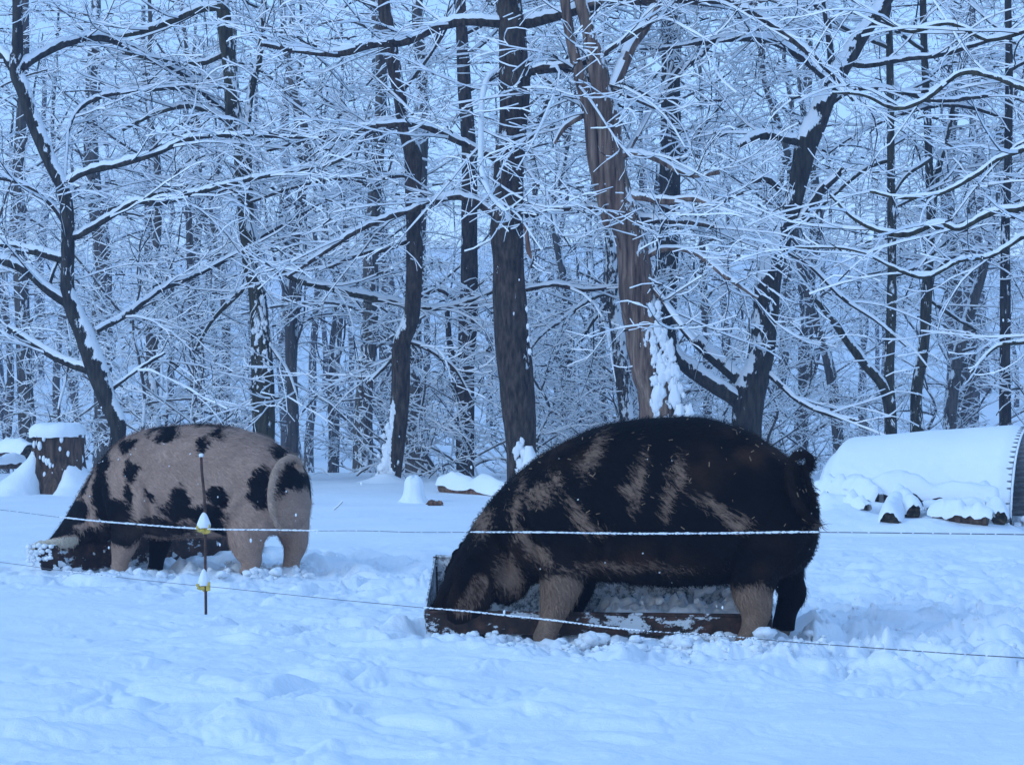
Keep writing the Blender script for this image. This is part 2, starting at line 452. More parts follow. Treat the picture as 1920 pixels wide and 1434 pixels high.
# leaning tree on the left
HT.append(hero_tree('leaning_tree', 'dark slender tree leaning left with snow ridge, beside the big stump', 24.5,
    [(216,850,26),(221,802,27),(201,751,31),(181,695,34),(157,628,31),(137,581,27),(127,544,24),(127,467,23),(126,400,22),(117,355,20),(97,311,21),(67,241,22),(44,174,22),(31,134,24),(33,67,18),(32,0,16),(30,-120,13)],
    [[(38,128,14),(75,105,11),(125,82,11),(180,72,10),(230,85,8),(290,115,8),(350,148,7),(390,185,6),(425,215,5),(438,260,4),(455,300,3)],
     [(28,134,14),(8,108,13),(-40,70,12),(-120,30,9)],
     [(122,345,10),(160,325,8),(230,308,8),(290,290,7),(340,268,7),(375,258,6),(440,255,5),(580,260,3)],
     [(120,345,6),(125,290,5),(130,240,5),(150,205,5),(200,180,5),(300,168,5),(420,165,3)],
     [(135,447,9),(160,437,8),(220,400,7),(255,380,6),(300,383,6),(360,365,6),(480,335,5),(600,315,4),(660,290,3)],
     [(130,440,7),(100,390,6),(50,350,5),(0,335,5),(-60,330,3)],
     [(115,487,12),(50,470,10),(-30,462,9)],
     [(137,578,14),(90,545,13),(50,510,12),(0,488,11),(-60,470,9)],
     [(163,695,12),(110,675,10),(60,645,8),(15,615,5)],
     [(180,622,7),(240,590,7),(300,545,6),(340,528,7),(420,490,6),(500,440,5),(560,405,4),(640,360,3)],
     [(92,548,5),(100,510,5),(125,455,4)],
     [(205,735,5),(250,700,4),(310,662,3)]],
    B_DARK, 11, wk=1.12, auto=4, above=.9, snow=.07, K=20, thr=.25, lowauto=.8))
# forked trunk
HT.append(hero_tree('forked_tree', 'straight dark forked tree rising behind the rump of the spotted pig', 25.5,
    [(495,900,42),(495,812,38),(494,735,37),(490,651,36),(487,601,33),(480,534,30),(472,500,30),(468,450,30),(462,418,28),(459,351,29),(455,295,30),(446,251,28),(438,214,27),(432,134,26),(423,67,25),(418,10,22),(412,-80,18)],
    [[(500,500,9),(525,508,9),(560,527,9),(600,537,8),(640,548,8),(700,560,8),(790,578,7),(850,575,5),(925,548,4)],
     [(445,240,7),(400,215,7),(350,200,6),(290,215,5),(230,245,4)],
     [(462,330,6),(400,345,6),(340,352,5),(280,370,5),(200,395,3)],
     [(425,100,6),(380,120,6),(320,118,5),(230,100,4)],
     [(480,520,6),(440,560,5),(400,600,4),(370,650,3)],
     [(500,640,4),(540,700,4),(560,760,3)],
     [(418,15,9),(370,20,9),(330,38,8),(270,60,7),(220,70,5)]],
    B_OLIVE, 12, wk=1.1, auto=6, extra_trunks=[([(458,262,18),(463,240,15),(466,200,14),(475,151,14),(485,117,12),(490,67,12),(495,0,11),(500,-90,9)],.1)], lowauto=.45, thr=.45, snow=.03))
# third trunk with snow flare
HT.append(hero_tree('curved_tree', 'brown curved tree with snow plastered up one side of its foot', 25.0,
    [(734,925,30),(738,868,33),(745,810,34),(751,732,34),(753,650,33),(771,595,31),(775,537,31),(777,478,31),(777,452,31),(774,361,30),(774,291,34),(756,234,24),(750,187,24),(737,117,27),(727,50,26),(720,10,24),(715,-80,20)],
    [[(755,235,8),(720,232,8),(690,245,7),(640,262,6),(580,262,5),(500,285,3)],
     [(777,330,8),(740,330,7),(690,345,6),(640,335,5),(560,350,4),(470,380,3)],
     [(775,450,6),(720,470,6),(670,480,5),(600,510,4)],
     [(755,650,5),(720,690,4),(690,720,3)],
     [(760,640,5),(800,655,5),(850,690,4),(880,740,3)],
     [(735,100,7),(690,90,7),(640,105,6),(590,100,5),(520,95,3)]],
    B_MAIN, 13, auto=8, lowauto=.4, thr=.5, snow=.03))
# main trunk
HT.append(hero_tree('thick_tree', 'thickest straight brown tree, between the two pigs', 24.0,
    [(980,900,56),(976,830,58),(968,712,62),(960,634,62),(956,556,60),(952,439,63),(951,418,64),(955,301,57),(962,234,56),(966,167,57),(962,100,54),(958,33,50),(953,0,48),(948,-100,42)],
    [([(985,45,17),(1010,40,16),(1060,27,15),(1140,5,14),(1220,2,13),(1300,0,12),(1370,6,11),(1430,40,9),(1480,72,8),(1560,140,6),(1600,190,4)],-.25),
     ([(935,45,14),(900,42,13),(870,42,12),(820,53,12),(760,80,11),(700,85,10),(640,102,8),(580,100,6),(490,85,4)],-.15),
     ([(930,300,9),(890,280,8),(850,263,8),(800,240,8),(770,235,7),(705,236,5)],-.2),
     ([(930,405,10),(905,390,9),(880,375,8),(840,372,8),(780,393,7),(720,412,6),(660,440,6),(600,480,5),(540,520,3)],-.1),
     ([(985,402,13),(1020,396,12),(1060,395,11),(1120,395,10),(1180,410,9),(1240,416,8),(1300,420,6),(1345,428,4)],-.3),
     ([(985,145,7),(1010,130,7),(1060,126,7),(1110,115,6),(1150,90,5),(1190,65,5),(1235,35,4)],-.5),
     ([(985,140,7),(1040,133,7),(1080,138,6),(1120,155,5),(1160,175,4),(1230,205,3)],-.4),
     ([(935,135,6),(915,150,6),(905,185,6),(902,240,6),(903,320,6),(920,370,5),(950,400,4)],-.8),
     ([(975,300,5),(1000,335,4),(1030,380,4),(1045,440,3)],-.5),
     ([(985,545,5),(1040,535,5),(1090,545,5),(1145,540,3)],.3)],
    B_MAIN, 14, auto=4, lowauto=.6, thr=.55, snow=.025, K=30, rough=.13, dens=1.05))
# dead trunk
HT.append(hero_tree('dead_tree', 'broken dead tree with stripped reddish wood and snow clots at its foot', 23.5,
    [(1242,880,88),(1237,783,84),(1233,751,80),(1222,693,80),(1206,615,70),(1194,537,62),(1183,458,58),(1166,400,56),(1155,368,56),(1146,301,54),(1142,234,50),(1130,180,44),(1117,117,36),(1102,55,28),(1092,20,24)],
    [([(1150,165,20),(1168,125,18),(1185,85,17),(1210,50,17),(1232,5,15),(1260,-60,13)],.1),
     ([(1150,370,8),(1200,372,8),(1250,380,7),(1300,375,6),(1360,395,4)],-.3),
     ([(1140,300,7),(1190,290,7),(1230,300,6),(1290,330,5),(1350,325,4)],-.3),
     ([(1190,500,6),(1240,470,6),(1300,475,5),(1360,520,5),(1420,560,3)],-.3),
     ([(1212,530,7),(1240,560,6),(1268,600,6),(1300,640,4)],-.6),
     ([(1130,200,7),(1100,215,7),(1060,240,6),(1040,270,4)],.2)],
    B_DEAD, 15, auto=3, above=0.35, lowauto=.5, thr=.3, snow=.05, K=40, rough=.22, jag=1.4,
    extra_trunks=[([(1140,430,16),(1125,360,20),(1114,300,24),(1107,230,26),(1096,180,24),(1080,120,21),(1068,67,19),(1060,10,18),(1052,-60,15)],0.0)]))
HT.append(hero_tree('plated_tree', 'thin tree with scaly snow-flecked bark standing left against the dead trunk', 26.0,
    [(1178,880,32),(1175,790,29),(1167,712,28),(1159,634,27),(1148,556,25),(1146,458,24),(1140,400,22),(1130,330,21),(1118,250,20),(1106,150,18),(1100,60,16),(1098,-40,13)],
    [[(1148,550,5),(1110,560,5),(1070,590,5),(1020,625,4),(990,660,3)],
     [(1150,560,5),(1115,600,4),(1090,640,3)]],
    B_PLATE, 16, auto=7, lowauto=.45, thr=.5, snow=.03))
HT.append(hero_tree('dark_straight_tree', 'tall straight dark tree behind and right of the dead trunk', 30.0,
    [(1248,880,40),(1248,700,40),(1250,560,39),(1255,380,38),(1258,200,37),(1257,80,33),(1255,0,31),(1252,-120,26)],
    [[(1262,300,7),(1300,270,7),(1340,260,5),(1400,230,4)],
     [(1262,140,8),(1310,110,7),(1350,60,6),(1390,10,5)]],
    B_DARK, 17, auto=12, lowauto=.25, thr=.6, snow=.02, autoL=3.8))
# forked snowy tree on the right
HT.append(hero_tree('spreading_tree', 'crooked tree with spread low limbs and a snow ridge, behind the black pig', 24.2,
    [(1396,890,50),(1400,800,46),(1405,745,50),(1425,680,40),(1435,600,38),(1441,530,38),(1462,460,31),(1483,400,27),(1500,330,30),(1515,270,34),(1535,220,31),(1556,170,29),(1590,110,25),(1620,60,22),(1650,20,19),(1700,-60,15)],
    [([(1552,155,9),(1520,125,8),(1470,90,8),(1430,77,8),(1370,75,7),(1290,86,5),(1230,95,4)],-.2),
     ([(1570,160,7),(1530,115,7),(1490,75,6),(1440,38,6),(1380,0,4)],.2),
     ([(1503,268,12),(1480,264,11),(1455,258,10),(1420,258,10),(1385,277,7)],-.4),
     ([(1500,415,10),(1522,385,10),(1545,355,10),(1572,330,8),(1580,315,5)],-.3),
     ([(1462,360,8),(1450,345,8),(1430,337,8),(1408,342,6)],-.3),
     ([(1585,115,7),(1620,125,7),(1700,112,6),(1760,105,6),(1830,85,5),(1920,55,4)],-.2),
     ([(1535,215,6),(1600,170,6),(1680,172,6),(1760,190,5),(1860,180,4)],.1),
     ([(1470,470,5),(1520,500,5),(1580,560,5),(1640,600,4),(1700,650,3)],-.3),
     ([(1425,690,6),(1460,720,6),(1500,755,5),(1560,780,5),(1610,790,3)],-.5)],
    B_DARK, 18, wk=1.22, auto=2, lowauto=.7, thr=.22, snow=.075, K=44, jag=1.2, dens=.6,
    extra_trunks=[([(1398,765,32),(1370,742,30),(1340,725,28),(1310,705,27),(1290,690,26),(1262,660,25),(1252,600,20),(1240,545,16)],-.1),
                  ([(1405,735,26),(1385,712,25),(1360,690,24),(1325,660,22),(1290,625,18),(1265,592,14)],.2),
                  ([(1562,165,14),(1558,110,13),(1553,60,12),(1545,0,11),(1540,-80,9)],.1)]))
# right edge trees
HT.append(hero_tree('slim_tree', 'slim dark tree just behind the shelter with a snow-covered leaning limb', 27.5,
    [(1668,890,30),(1670,800,24),(1667,700,20),(1672,560,19),(1672,450,17),(1670,250,15),(1668,100,14),(1665,0,13),(1664,-80,11)],
    [([(1745,300,5),(1700,330,5),(1672,370,4)],.0),
     [(1672,520,5),(1720,500,5),(1780,450,5),(1840,420,4)],
     [(1670,300,5),(1620,320,5),(1560,370,4),(1510,420,3)]],
    B_OLIVE, 19, auto=9, lowauto=.3, thr=.5, snow=.02, K=16,
    extra_trunks=[([(1668,765,20),(1655,722,19),(1620,680,18),(1580,625,17),(1555,590,15),(1530,560,12)],-.1)]))
HT.append(hero_tree('twin_stem_tree', 'slim tree splitting high into two stems, right above the shelter roof', 28.5,
    [(1722,880,32),(1720,800,28),(1718,740,22),(1732,640,21),(1738,540,20),(1745,420,17),(1742,300,15),(1738,200,14),(1733,100,13),(1730,-60,11)],
    [[(1745,430,5),(1800,420,5),(1860,395,4),(1930,370,3)],
     [(1738,560,4),(1780,590,4),(1830,620,3)]],
    B_OLIVE, 20, auto=9, lowauto=.3, thr=.5, snow=.02, K=16,
    extra_trunks=[([(1746,430,12),(1755,340,12),(1770,275,11),(1785,210,9),(1800,120,7)],.1)]))
HT.append(hero_tree('edge_tree', 'slim dark tree nearest the open mouth of the shelter', 28.0,
    [(1884,880,26),(1885,800,24),(1884,700,22),(1885,600,20),(1885,430,17),(1890,300,16),(1892,150,14),(1890,0,13),(1888,-80,11)],
    [[(1884,500,5),(1840,470,5),(1790,480,4),(1740,520,3)]],
    B_DARK, 21, auto=9, lowauto=.3, thr=.5, snow=.02, K=16))
HT.append(hero_tree('broad_tree', 'plain grey-brown trunk cut straight by the snow left of the thick tree', 29.0,
    [(872,912,36),(873,800,33),(874,673,33),(878,595,36),(880,540,34),(880,420,30),(880,300,28),(872,180,26),(866,60,22),(860,-60,18)],
    [[(878,600,8),(850,560,7),(820,545,5),(780,560,4)]],
    B_MAIN, 22, auto=12, lowauto=.35, thr=.7, snow=.015, K=20,
    extra_trunks=[([(868,770,14),(855,745,14),(850,690,13),(843,640,12),(838,580,9)],.0)]))
# a tree whose boughs hang into the picture from beyond its right edge
HT.append(hero_tree('overhanging_tree', 'tree past the picture edge whose long snowy boughs hang over the shelter', 20.0,
    [(2060,1000,60),(2058,800,54),(2065,600,50),(2060,400,46),(2070,200,42),(2072,0,38),(2076,-120,34)],
    [([(2062,300,16),(2000,350,13),(1930,388,12),(1860,400,11),(1800,430,10),(1760,420,10),(1700,441,10),(1650,435,8),(1600,410,7),(1555,365,5)],.05),
     ([(2066,220,14),(1990,250,11),(1920,282,9),(1870,300,8),(1830,330,8),(1760,365,7),(1690,372,6),(1630,360,4)],.15),
     ([(2068,420,14),(2000,430,11),(1930,440,9),(1860,480,8),(1800,490,7),(1740,520,7),(1690,510,6),(1600,470,4),(1490,465,3)],-.1),
     ([(2068,100,14),(1990,150,11),(1930,170,9),(1860,145,9),(1800,140,8),(1740,185,8),(1680,205,7),(1620,180,5),(1560,175,3)],.1),
     ([(2070,-20,14),(1990,20,11),(1920,60,9),(1850,75,8),(1780,45,8),(1700,60,7),(1630,20,5),(1580,-10,4)],.2),
     ([(2062,560,10),(2000,600,8),(1930,640,7),(1870,650,6),(1820,700,4)],-.2)],
    B_OLIVE, 23, auto=3, lowauto=.7, thr=.5, snow=.03, K=18, dens=.55, lk=.78, ls=.04))

# ---- mid and far trees: a few kinds, copied
def proto_tree(seed, bark, H=11, r=.16, nl=13, dens=.8, lean=.0, Ll=3.0, low=.2, twig=.95, fork=False):
    rs = np.random.RandomState(seed)
    n = 9; z = np.linspace(-.4, H, n)
    x = np.cumsum(rs.randn(n) * .12) + lean * z; y = np.cumsum(rs.randn(n) * .12)
    x -= x[0]; y -= y[0]
    rr = r * (1 - .75 * (np.linspace(0, 1, n)) ** 1.2); rr[0] *= 1.35
    tr = resample(np.c_[x, y, z, rr], 60)
    tm = limb_mesh('trunk', tr[:, :3], tr[:, 3], bark, seed, K=10, snow=.02, jag=.6, thr=.4, rough=.1, N_=60)
    a, ar = grow(tr[None, :, :3], tr[None, :, 3], nl, Ll, .35, 58, .5, .30, .10, 10, .03, .3, rs, low, 1.0, .05, .45, rk=.5)
    lm = [limb_mesh('limb', a[k], ar[k], bark, seed + k, K=6, snow=.025, jag=0, thr=0, rough=0, N_=9) for k in range(len(a))]
    cm = crown_mesh('crown', [(a[k], ar[k]) for k in range(len(a))], rs, dens, seed=seed, snk=.72, lastsnow=.0078, scale=twig, per2=9)
    return tm, lm, cm
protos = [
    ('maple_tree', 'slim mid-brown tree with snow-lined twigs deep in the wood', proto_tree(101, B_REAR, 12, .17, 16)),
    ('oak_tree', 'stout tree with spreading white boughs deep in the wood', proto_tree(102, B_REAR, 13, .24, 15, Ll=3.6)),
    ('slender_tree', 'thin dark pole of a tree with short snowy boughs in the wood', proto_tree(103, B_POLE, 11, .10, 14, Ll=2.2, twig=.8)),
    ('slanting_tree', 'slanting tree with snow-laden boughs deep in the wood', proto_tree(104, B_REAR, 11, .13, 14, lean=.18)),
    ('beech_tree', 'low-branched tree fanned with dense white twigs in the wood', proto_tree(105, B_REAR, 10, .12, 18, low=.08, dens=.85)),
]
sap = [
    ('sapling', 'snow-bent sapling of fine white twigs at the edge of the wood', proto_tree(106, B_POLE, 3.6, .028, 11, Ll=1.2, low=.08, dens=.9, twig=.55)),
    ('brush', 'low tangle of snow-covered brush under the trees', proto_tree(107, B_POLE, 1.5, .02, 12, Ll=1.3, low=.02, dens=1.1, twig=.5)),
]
def plant(kind, x, y, s, rz, grp, used={}, label=None):
    name, lab, (tm, lm, cm) = kind
    g = float(ground_base(np.array([x]), np.array([y]))[0])
    o = thing(name, label or lab, 'tree' if name != 'brush' else 'shrub', (x, y, g), grp)
    o.rotation_euler[2] = rz; o.scale = (s, s, s)
    obj('trunk', tm, o)
    for m_ in lm[:: (1 if y < 45 else 3)]: obj('limb', m_, o)
    obj('crown', cm, o)
    return o
rs = np.random.RandomState(5)
# placed ones seen clearly in the photo (px, depth, kind, scale)
PL = ['dim trunk between the spotted pig and the curved tree', 'stout dim trunk close behind the curved tree', 'thin pole tree just left of the forked tree', 'second thin pole left of the forked tree',
      'broad hazy trunk right behind the leaning tree', 'thin stem standing over the rump of the spotted pig', 'thin stem seen between the thick tree and the plated tree', 'thin pole close left of the dead tree foot',
      'thin pole behind the fork of the spreading tree', 'thin stem between the spreading tree and the shelter', 'thin stem over the shelter roof, left of the edge tree', 'hazy tree right of the spreading tree fork',
      'small thin stem left of the curved tree foot', 'tree behind the big stump', 'low-branched tree past the big stump at the picture edge', 'fan of white twigs above the back of the spotted pig',
      'fan of white twigs right of the thick tree', 'slanting tree over the near end of the shelter', 'slanting tree over the middle of the shelter']
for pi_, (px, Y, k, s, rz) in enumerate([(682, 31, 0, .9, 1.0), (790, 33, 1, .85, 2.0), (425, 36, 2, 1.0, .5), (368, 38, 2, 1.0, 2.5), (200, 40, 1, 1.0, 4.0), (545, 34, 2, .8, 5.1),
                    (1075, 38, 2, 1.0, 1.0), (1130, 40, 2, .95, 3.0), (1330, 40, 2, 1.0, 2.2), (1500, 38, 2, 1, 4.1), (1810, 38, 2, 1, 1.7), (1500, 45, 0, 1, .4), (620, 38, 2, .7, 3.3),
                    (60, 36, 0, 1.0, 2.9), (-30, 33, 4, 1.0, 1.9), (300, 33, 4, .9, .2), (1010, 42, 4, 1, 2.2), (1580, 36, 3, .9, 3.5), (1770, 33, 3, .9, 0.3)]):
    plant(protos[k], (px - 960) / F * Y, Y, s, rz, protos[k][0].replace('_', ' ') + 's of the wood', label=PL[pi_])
rows = [(36, 6.5), (42, 6.0), (48, 4.6), (54, 4.2), (61, 4.0), (69, 4.4), (78, 5.0), (90, 5.5), (104, 6.5), (120, 8), (138, 10)]
for Y, dx in rows:
    half = Y * .36 + 6
    x = -half + rs.rand() * dx
    while x < half:
        k = rs.choice(5, p=[.25, .10, .33, .10, .22])
        if Y < 52 and k in (0, 1): k = 2
        yy = Y + rs.randn() * Y * .035
        plant(protos[k], x + rs.randn() * .5, yy, .8 + .45 * rs.rand(), rs.rand() * 6.28, protos[k][0].replace('_', ' ') + 's of the wood')
        x += dx * (.6 + .8 * rs.rand())
for i in range(46):
    Y = 26.5 + rs.rand() ** 1.3 * 16; x = (rs.rand() * 2 - 1) * Y * .30
    k = 0 if rs.rand() < .45 else 1
    plant(sap[k], x, Y, .75 + .6 * rs.rand(), rs.rand() * 6.28, 'saplings at the edge of the wood' if k == 0 else 'brush under the trees')

# ------------------------------------------------------------------ snow-capped lumps, stump, logs
def lump(name, c, r, mats, parent=None, seed=0, amp=.25, f=3.0, sub=24, rot=None, thing_=None, zmin=None):
    """a rough ball: UV grid"""
    u = np.linspace(0, 2 * np.pi, sub * 2, endpoint=False); v = np.linspace(0.02, np.pi - .02, sub)
    U_, V_ = np.meshgrid(u, v)
    D = np.stack([np.cos(U_) * np.sin(V_), np.sin(U_) * np.sin(V_), np.cos(V_)], -1)
    d = 1 + amp * fbm(D * f + seed * 3.1, 3, seed)
    X = D * d[..., None] * np.array(r)
    if rot is not None: X = X @ np.array(rot).T
    X = X.reshape(-1, 3) + np.array(c)
    nV, nU = U_.shape
    i = np.arange(nV - 1)[:, None] * nU; j = np.arange(nU)[None, :]; j2 = (j + 1) % nU
    Q = np.stack([i + j, i + nU + j, i + nU + j2, i + j2], -1).reshape(-1, 4)
    return X, Q, 0

def revolve(prof, K, seed, amp=.06, f=4, zamp=0.0):
    """prof: list (r,z)"""
    prof = resample(np.array([[r, 0, z] for r, z in prof]), 40)
    a = np.linspace(0, 2 * np.pi, K, endpoint=False)
    r = prof[:, 0][:, None]; z = prof[:, 2][:, None] + 0 * a[None]
    d = np.stack([np.cos(a)[None] + 0 * r, np.sin(a)[None] + 0 * r, z * f * .3], -1)
    rr = r * (1 + amp * fbm(d * np.array([f, f, 1]) * .6, 3, seed))
    z = z + zamp * fbm(d * np.array([f, f, 1]) * .5, 2, seed + 3)
    V = np.stack([rr * np.cos(a), rr * np.sin(a), z], -1).reshape(-1, 3)
    n = len(prof)
    i = np.arange(n - 1)[:, None] * K; j = np.arange(K)[None]; j2 = (j + 1) % K
    Q = np.stack([i + j, i + j2, i + K + j2, i + K + j], -1).reshape(-1, 4)
    return V, Q

# the stump
def build_stump():
    Y = 22.0; x0 = (108 - 960) / F * Y; g = gz(x0, Y)
    t = thing('tree_stump', 'wide old stump with rotted bark and a thick cap of snow', 'stump', (x0, Y, g)); t.scale = (.95, .95, 1.08)
    V, Q = revolve([(.02, -.2), (.48, -.2), (.43, .05), (.34, .25), (.30, .42), (.295, .60), (.28, .635), (.02, .64)], 96, 3, .30, 9)
    obj('trunk', new_mesh('trunk', V, Q, B_LOG), t)
    V, Q = revolve([(.33, .60), (.335, .66), (.31, .71), (.24, .745), (.02, .755)], 72, 5, .08, 5, .02)
    obj('snow_cap', new_mesh('snow_cap', V, Q, M_SNOWB), t)
    # snow drifted up around the foot, open at the front where the bark shows
    K, n = 120, 30
    a = np.linspace(0, 2 * np.pi, K, endpoint=False)
    fr = np.exp(-((np.angle(np.exp(1j * (a + np.pi / 2 + .12))) / .42) ** 2))      # facing the camera
    fr2 = np.exp(-((np.angle(np.exp(1j * (a + np.pi / 2 - .85))) / .12) ** 2))
    top = .47 + .06 * vnoise(np.stack([np.cos(a) * 3, np.sin(a) * 3, 0 * a], -1), 8) - .47 * fr
    s = np.linspace(0, 1, n)[:, None]
    r_in = .345; r_out = 1.05
    rr = r_in - .03 + (r_out - r_in) * s
    z = np.maximum(top * (.82 - .18 * np.cos(a)), .0) * (1 - s) ** (1.7 + .5 * np.cos(a * 2 + 1)) - .05 * s ** 3 - .05 * fr * (1 - s)
    nn = fbm(np.stack([rr * np.cos(a) * 5, rr * np.sin(a) * 5, z * 5], -1), 3, 12)
    z = z + .03 * nn
    V = np.stack([rr * np.cos(a), rr * np.sin(a), z], -1).reshape(-1, 3)
    i = np.arange(n - 1)[:, None] * K; j = np.arange(K)[None]; j2 = (j + 1) % K
    Q = np.stack([i + j, i + K + j, i + K + j2, i + j2], -1).reshape(-1, 4)
    obj('snow_skirt', new_mesh('snow_skirt', V, Q, M_SNOWB), t)
    # blobs of snow stuck to the bark
    rs = np.random.RandomState(2); parts = []
    for k in range(26):
        an = -np.pi / 2 + rs.randn() * .75; zz = .1 + rs.rand() * .5; r_ = .31 + .07 * max(0, .4 - zz)
        sz = .012 + .022 * rs.rand()
        parts.append(lump('', (r_ * math.cos(an), r_ * math.sin(an), zz), (sz, sz, sz * 1.7), None, seed=k, sub=7))
    V, Q, m = join(parts); o = obj('snow_clots', new_mesh('snow_clots', V, Q, M_SNOWB), t); o['kind'] = 'stuff'
build_stump()

# snow heaped at the tree feet
def tree_foot(name, px, Y, w_, h, label, seed, lean=0):
    x = (px - 960) / F * Y; g = gz(x, Y)
    K, n = 60, 18
    a = np.linspace(0, 2 * np.pi, K, endpoint=False); s = np.linspace(0, 1, n)[:, None]
    rr = w_ * (.12 + .95 * s); z = h * (1 - s) ** 2.3 - .05 * s ** 2 + 0 * a
    z = z + .05 * h * fbm(np.stack([rr * np.cos(a) * 6, rr * np.sin(a) * 6, z * 3], -1), 3, seed)
    V = np.stack([rr * np.cos(a) + lean * z, rr * np.sin(a), z], -1).reshape(-1, 3)
    i = np.arange(n - 1)[:, None] * K; j = np.arange(K)[None]; j2 = (j + 1) % K
    Q = np.stack([i + j, i + K + j, i + K + j2, i + j2], -1).reshape(-1, 4)
    return V, Q, (x, Y, g)
def add_foot(px, Y, w_, h, tree, seed, lean=0):
    V, Q, loc = tree_foot('', px, Y, w_, h, '', seed, lean)
    base = np.array(tree.location)
    V = V + np.array(loc) - base
    obj('snow_drift', new_mesh('snow_drift', V, Q, M_SNOWB), tree)
add_foot(720, 24.85, .60, .12, HT[2], 31, .2)
add_foot(1003, 23.75, .36, .52, HT[3], 32, -.15)
add_foot(1262, 23.1, .6, .5, HT[4], 33, 0)
add_foot(222, 24.2, .5, .25, HT[0], 34)
def clots(tree, Y, spots, seed):
    """clots of snow caught on bark: px, py, radius px"""
    rs = np.random.RandomState(seed); base = np.array(tree.location); parts = []
    for (px, py, r) in spots:
        s = r * Y / F
        parts.append(lump('', P(px, py, Y) - base, (s, s * .30, s * (1 + 1.4 * rs.rand())), None, seed=rs.randint(99), amp=1.0, f=2.4, sub=9))
    V, Q, m = join(parts); o = obj('snow_clots', new_mesh('snow_clots', V, Q, M_SNOWB), tree); o['kind'] = 'stuff'
rs = np.random.RandomState(44)
sp = []
for k in range(105):        # the plastered foot of the dead tree
    t = rs.rand() ** .7; y = 560 + 230 * t; xr = 1226 + (y - 560) * .15
    sp.append((xr + (rs.rand() - .5) * (16 + 58 * t), y, 2 + 7 * rs.rand() ** 2 * (1 + .4 * t)))
for k in range(0): sp.append((1150 + rs.randn() * 12 + (k * .8), 120 + k * 10, 2 + 3 * rs.rand()))
clots(HT[4], 23.5 - .27, sp, 1)
clots(HT[3], 24.0 - .21, [(974, 838, 7), (968, 848, 6), (982, 851, 7), (979, 826, 4), (975, 870, 6), (972, 884, 6), (963, 588, 1.6), (990, 612, 3), (988, 580, 3), (993, 660, 3), (991, 636, 3)], 2)
clots(HT[1], 25.5 - .14, [(487 + rs.randn() * 9, 560 + rs.rand() * 170, 1.5 + 2 * rs.rand()) for k in range(45)], 3)
sp = [(718 + (925 - y) * .13 + rs.randn() * (2.5 + (y - 760) * .035), y, 1.8 + 4.5 * rs.rand() ** 1.6 * (1 + (y - 780) * .006)) for y in np.linspace(760, 918, 120)]
clots(HT[2], 25.0 - .1, sp, 4)
# the hanging strip of bark on the thick tree
def ribbon(pl, Y, th, bark, parent):
    q = px_path(pl, Y); base = np.array(parent.location); q[:, :3] -= base
    V, Qd, m = tubes(q[None, :, :3], q[None, :, 3], 6, 0, 1)
    obj('bark_strip', new_mesh('bark_strip', V, Qd, bark), parent)
ribbon([(985,418,10),(988,445,9),(991,470,11),(996,485,4)], 23.7, .02, B_RED, HT[3])

def log_thing(label, a, b, r, seed, snow=.07, bark=B_LOG, name='log', cat='log', cut=True, sn_thr=.0, grp=None, sink=0):
    a = np.array(a, float); b = np.array(b, float)
    base = (a + b) / 2
    t = thing(name, label, cat, tuple(base), grp)
    n = 26
    p = a[None] + (b - a)[None] * np.linspace(0, 1, n)[:, None] - base
    p = p + .05 * r * fbm(p * 3 + seed, 2, seed)[:, None]
    R = np.full(n, r) * (1 + .08 * vnoise(p * 4, seed))
    ends = [p[0], p[-1]]
    V, Q, m = tubes(p[None], R[None], 18, 0, seed, rough=.14)
    K = 18
    # end discs
    c0 = len(V); V = np.vstack([V, p[0], p[-1]])
    obj('bark', new_mesh('bark', V[:c0], Q, bark), t)
    if cut:
        for e, off in ((0, 0), (n - 1, 1)):
            ring = V[e * K:(e + 1) * K]; cc = ring.mean(0)
            d = (p[1] - p[0]); d /= np.linalg.norm(d); cc = cc + d * (-.012 if off == 0 else .012)
            VV = np.vstack([ring, cc]); QQ = [(k, (k + 1) % K, K) for k in range(K)]
            if off == 0: QQ = [q[::-1] for q in QQ]
            obj('cut_end', new_mesh('cut_end', VV, QQ, M_CUT, smooth=False), t)
    # snow blanket
    T, S, U = frames(p[None]); S = S[0]; U = U[0]
    m_ = 15; top = []
    dn = (p[-1] - p[0]) / np.linalg.norm(p[-1] - p[0])
    p = np.vstack([p[0] - dn * .045, p[0] - dn * .03, p, p[-1] + dn * .03, p[-1] + dn * .045]); n += 4
    S = np.vstack([S[:1], S[:1], S, S[-1:], S[-1:]]); U = np.vstack([U[:1], U[:1], U, U[-1:], U[-1:]])
    for i in range(n):
        e = min(i, n - 1 - i) / 5.0; e = min(1, .10 + .90 * math.sqrt(min(1, e)))
        ja = 26 * float(vnoise(np.array([[i * .45, seed * 2.1, 1.]]), 9)[0]); jb = 26 * float(vnoise(np.array([[i * .45, seed * 2.1, 7.]]), 9)[0])
        th = np.radians(np.linspace(2 + ja, 178 + jb, m_))
        j = vnoise(np.array([[i * .35, seed, 0.]]), 3)[0]
        for k in range(m_):
            s_ = math.sin(th[k]); h_ = snow * e * (.8 + .4 * j) * max(s_, 0) ** .7 + r * 1.0
            h_ += .18 * snow * float(vnoise(np.array([[i * .5, k * .7, seed * 1.3]]), 6)[0])
            top.append(p[i] + S[i] * math.cos(th[k]) * (r + .35 * snow * e) + U[i] * s_ * h_)
    VV = np.array(top)
    i = np.arange(n - 1)[:, None] * m_; j = np.arange(m_ - 1)[None]
    QQ = np.stack([i + j, i + m_ + j, i + m_ + j + 1, i + j + 1], -1).reshape(-1, 4)
    for e in (0, n - 1):   # rounded ends
        pass
    obj('snow_blanket', new_mesh('snow_blanket', VV, QQ, M_SNOWB), t)
    return t
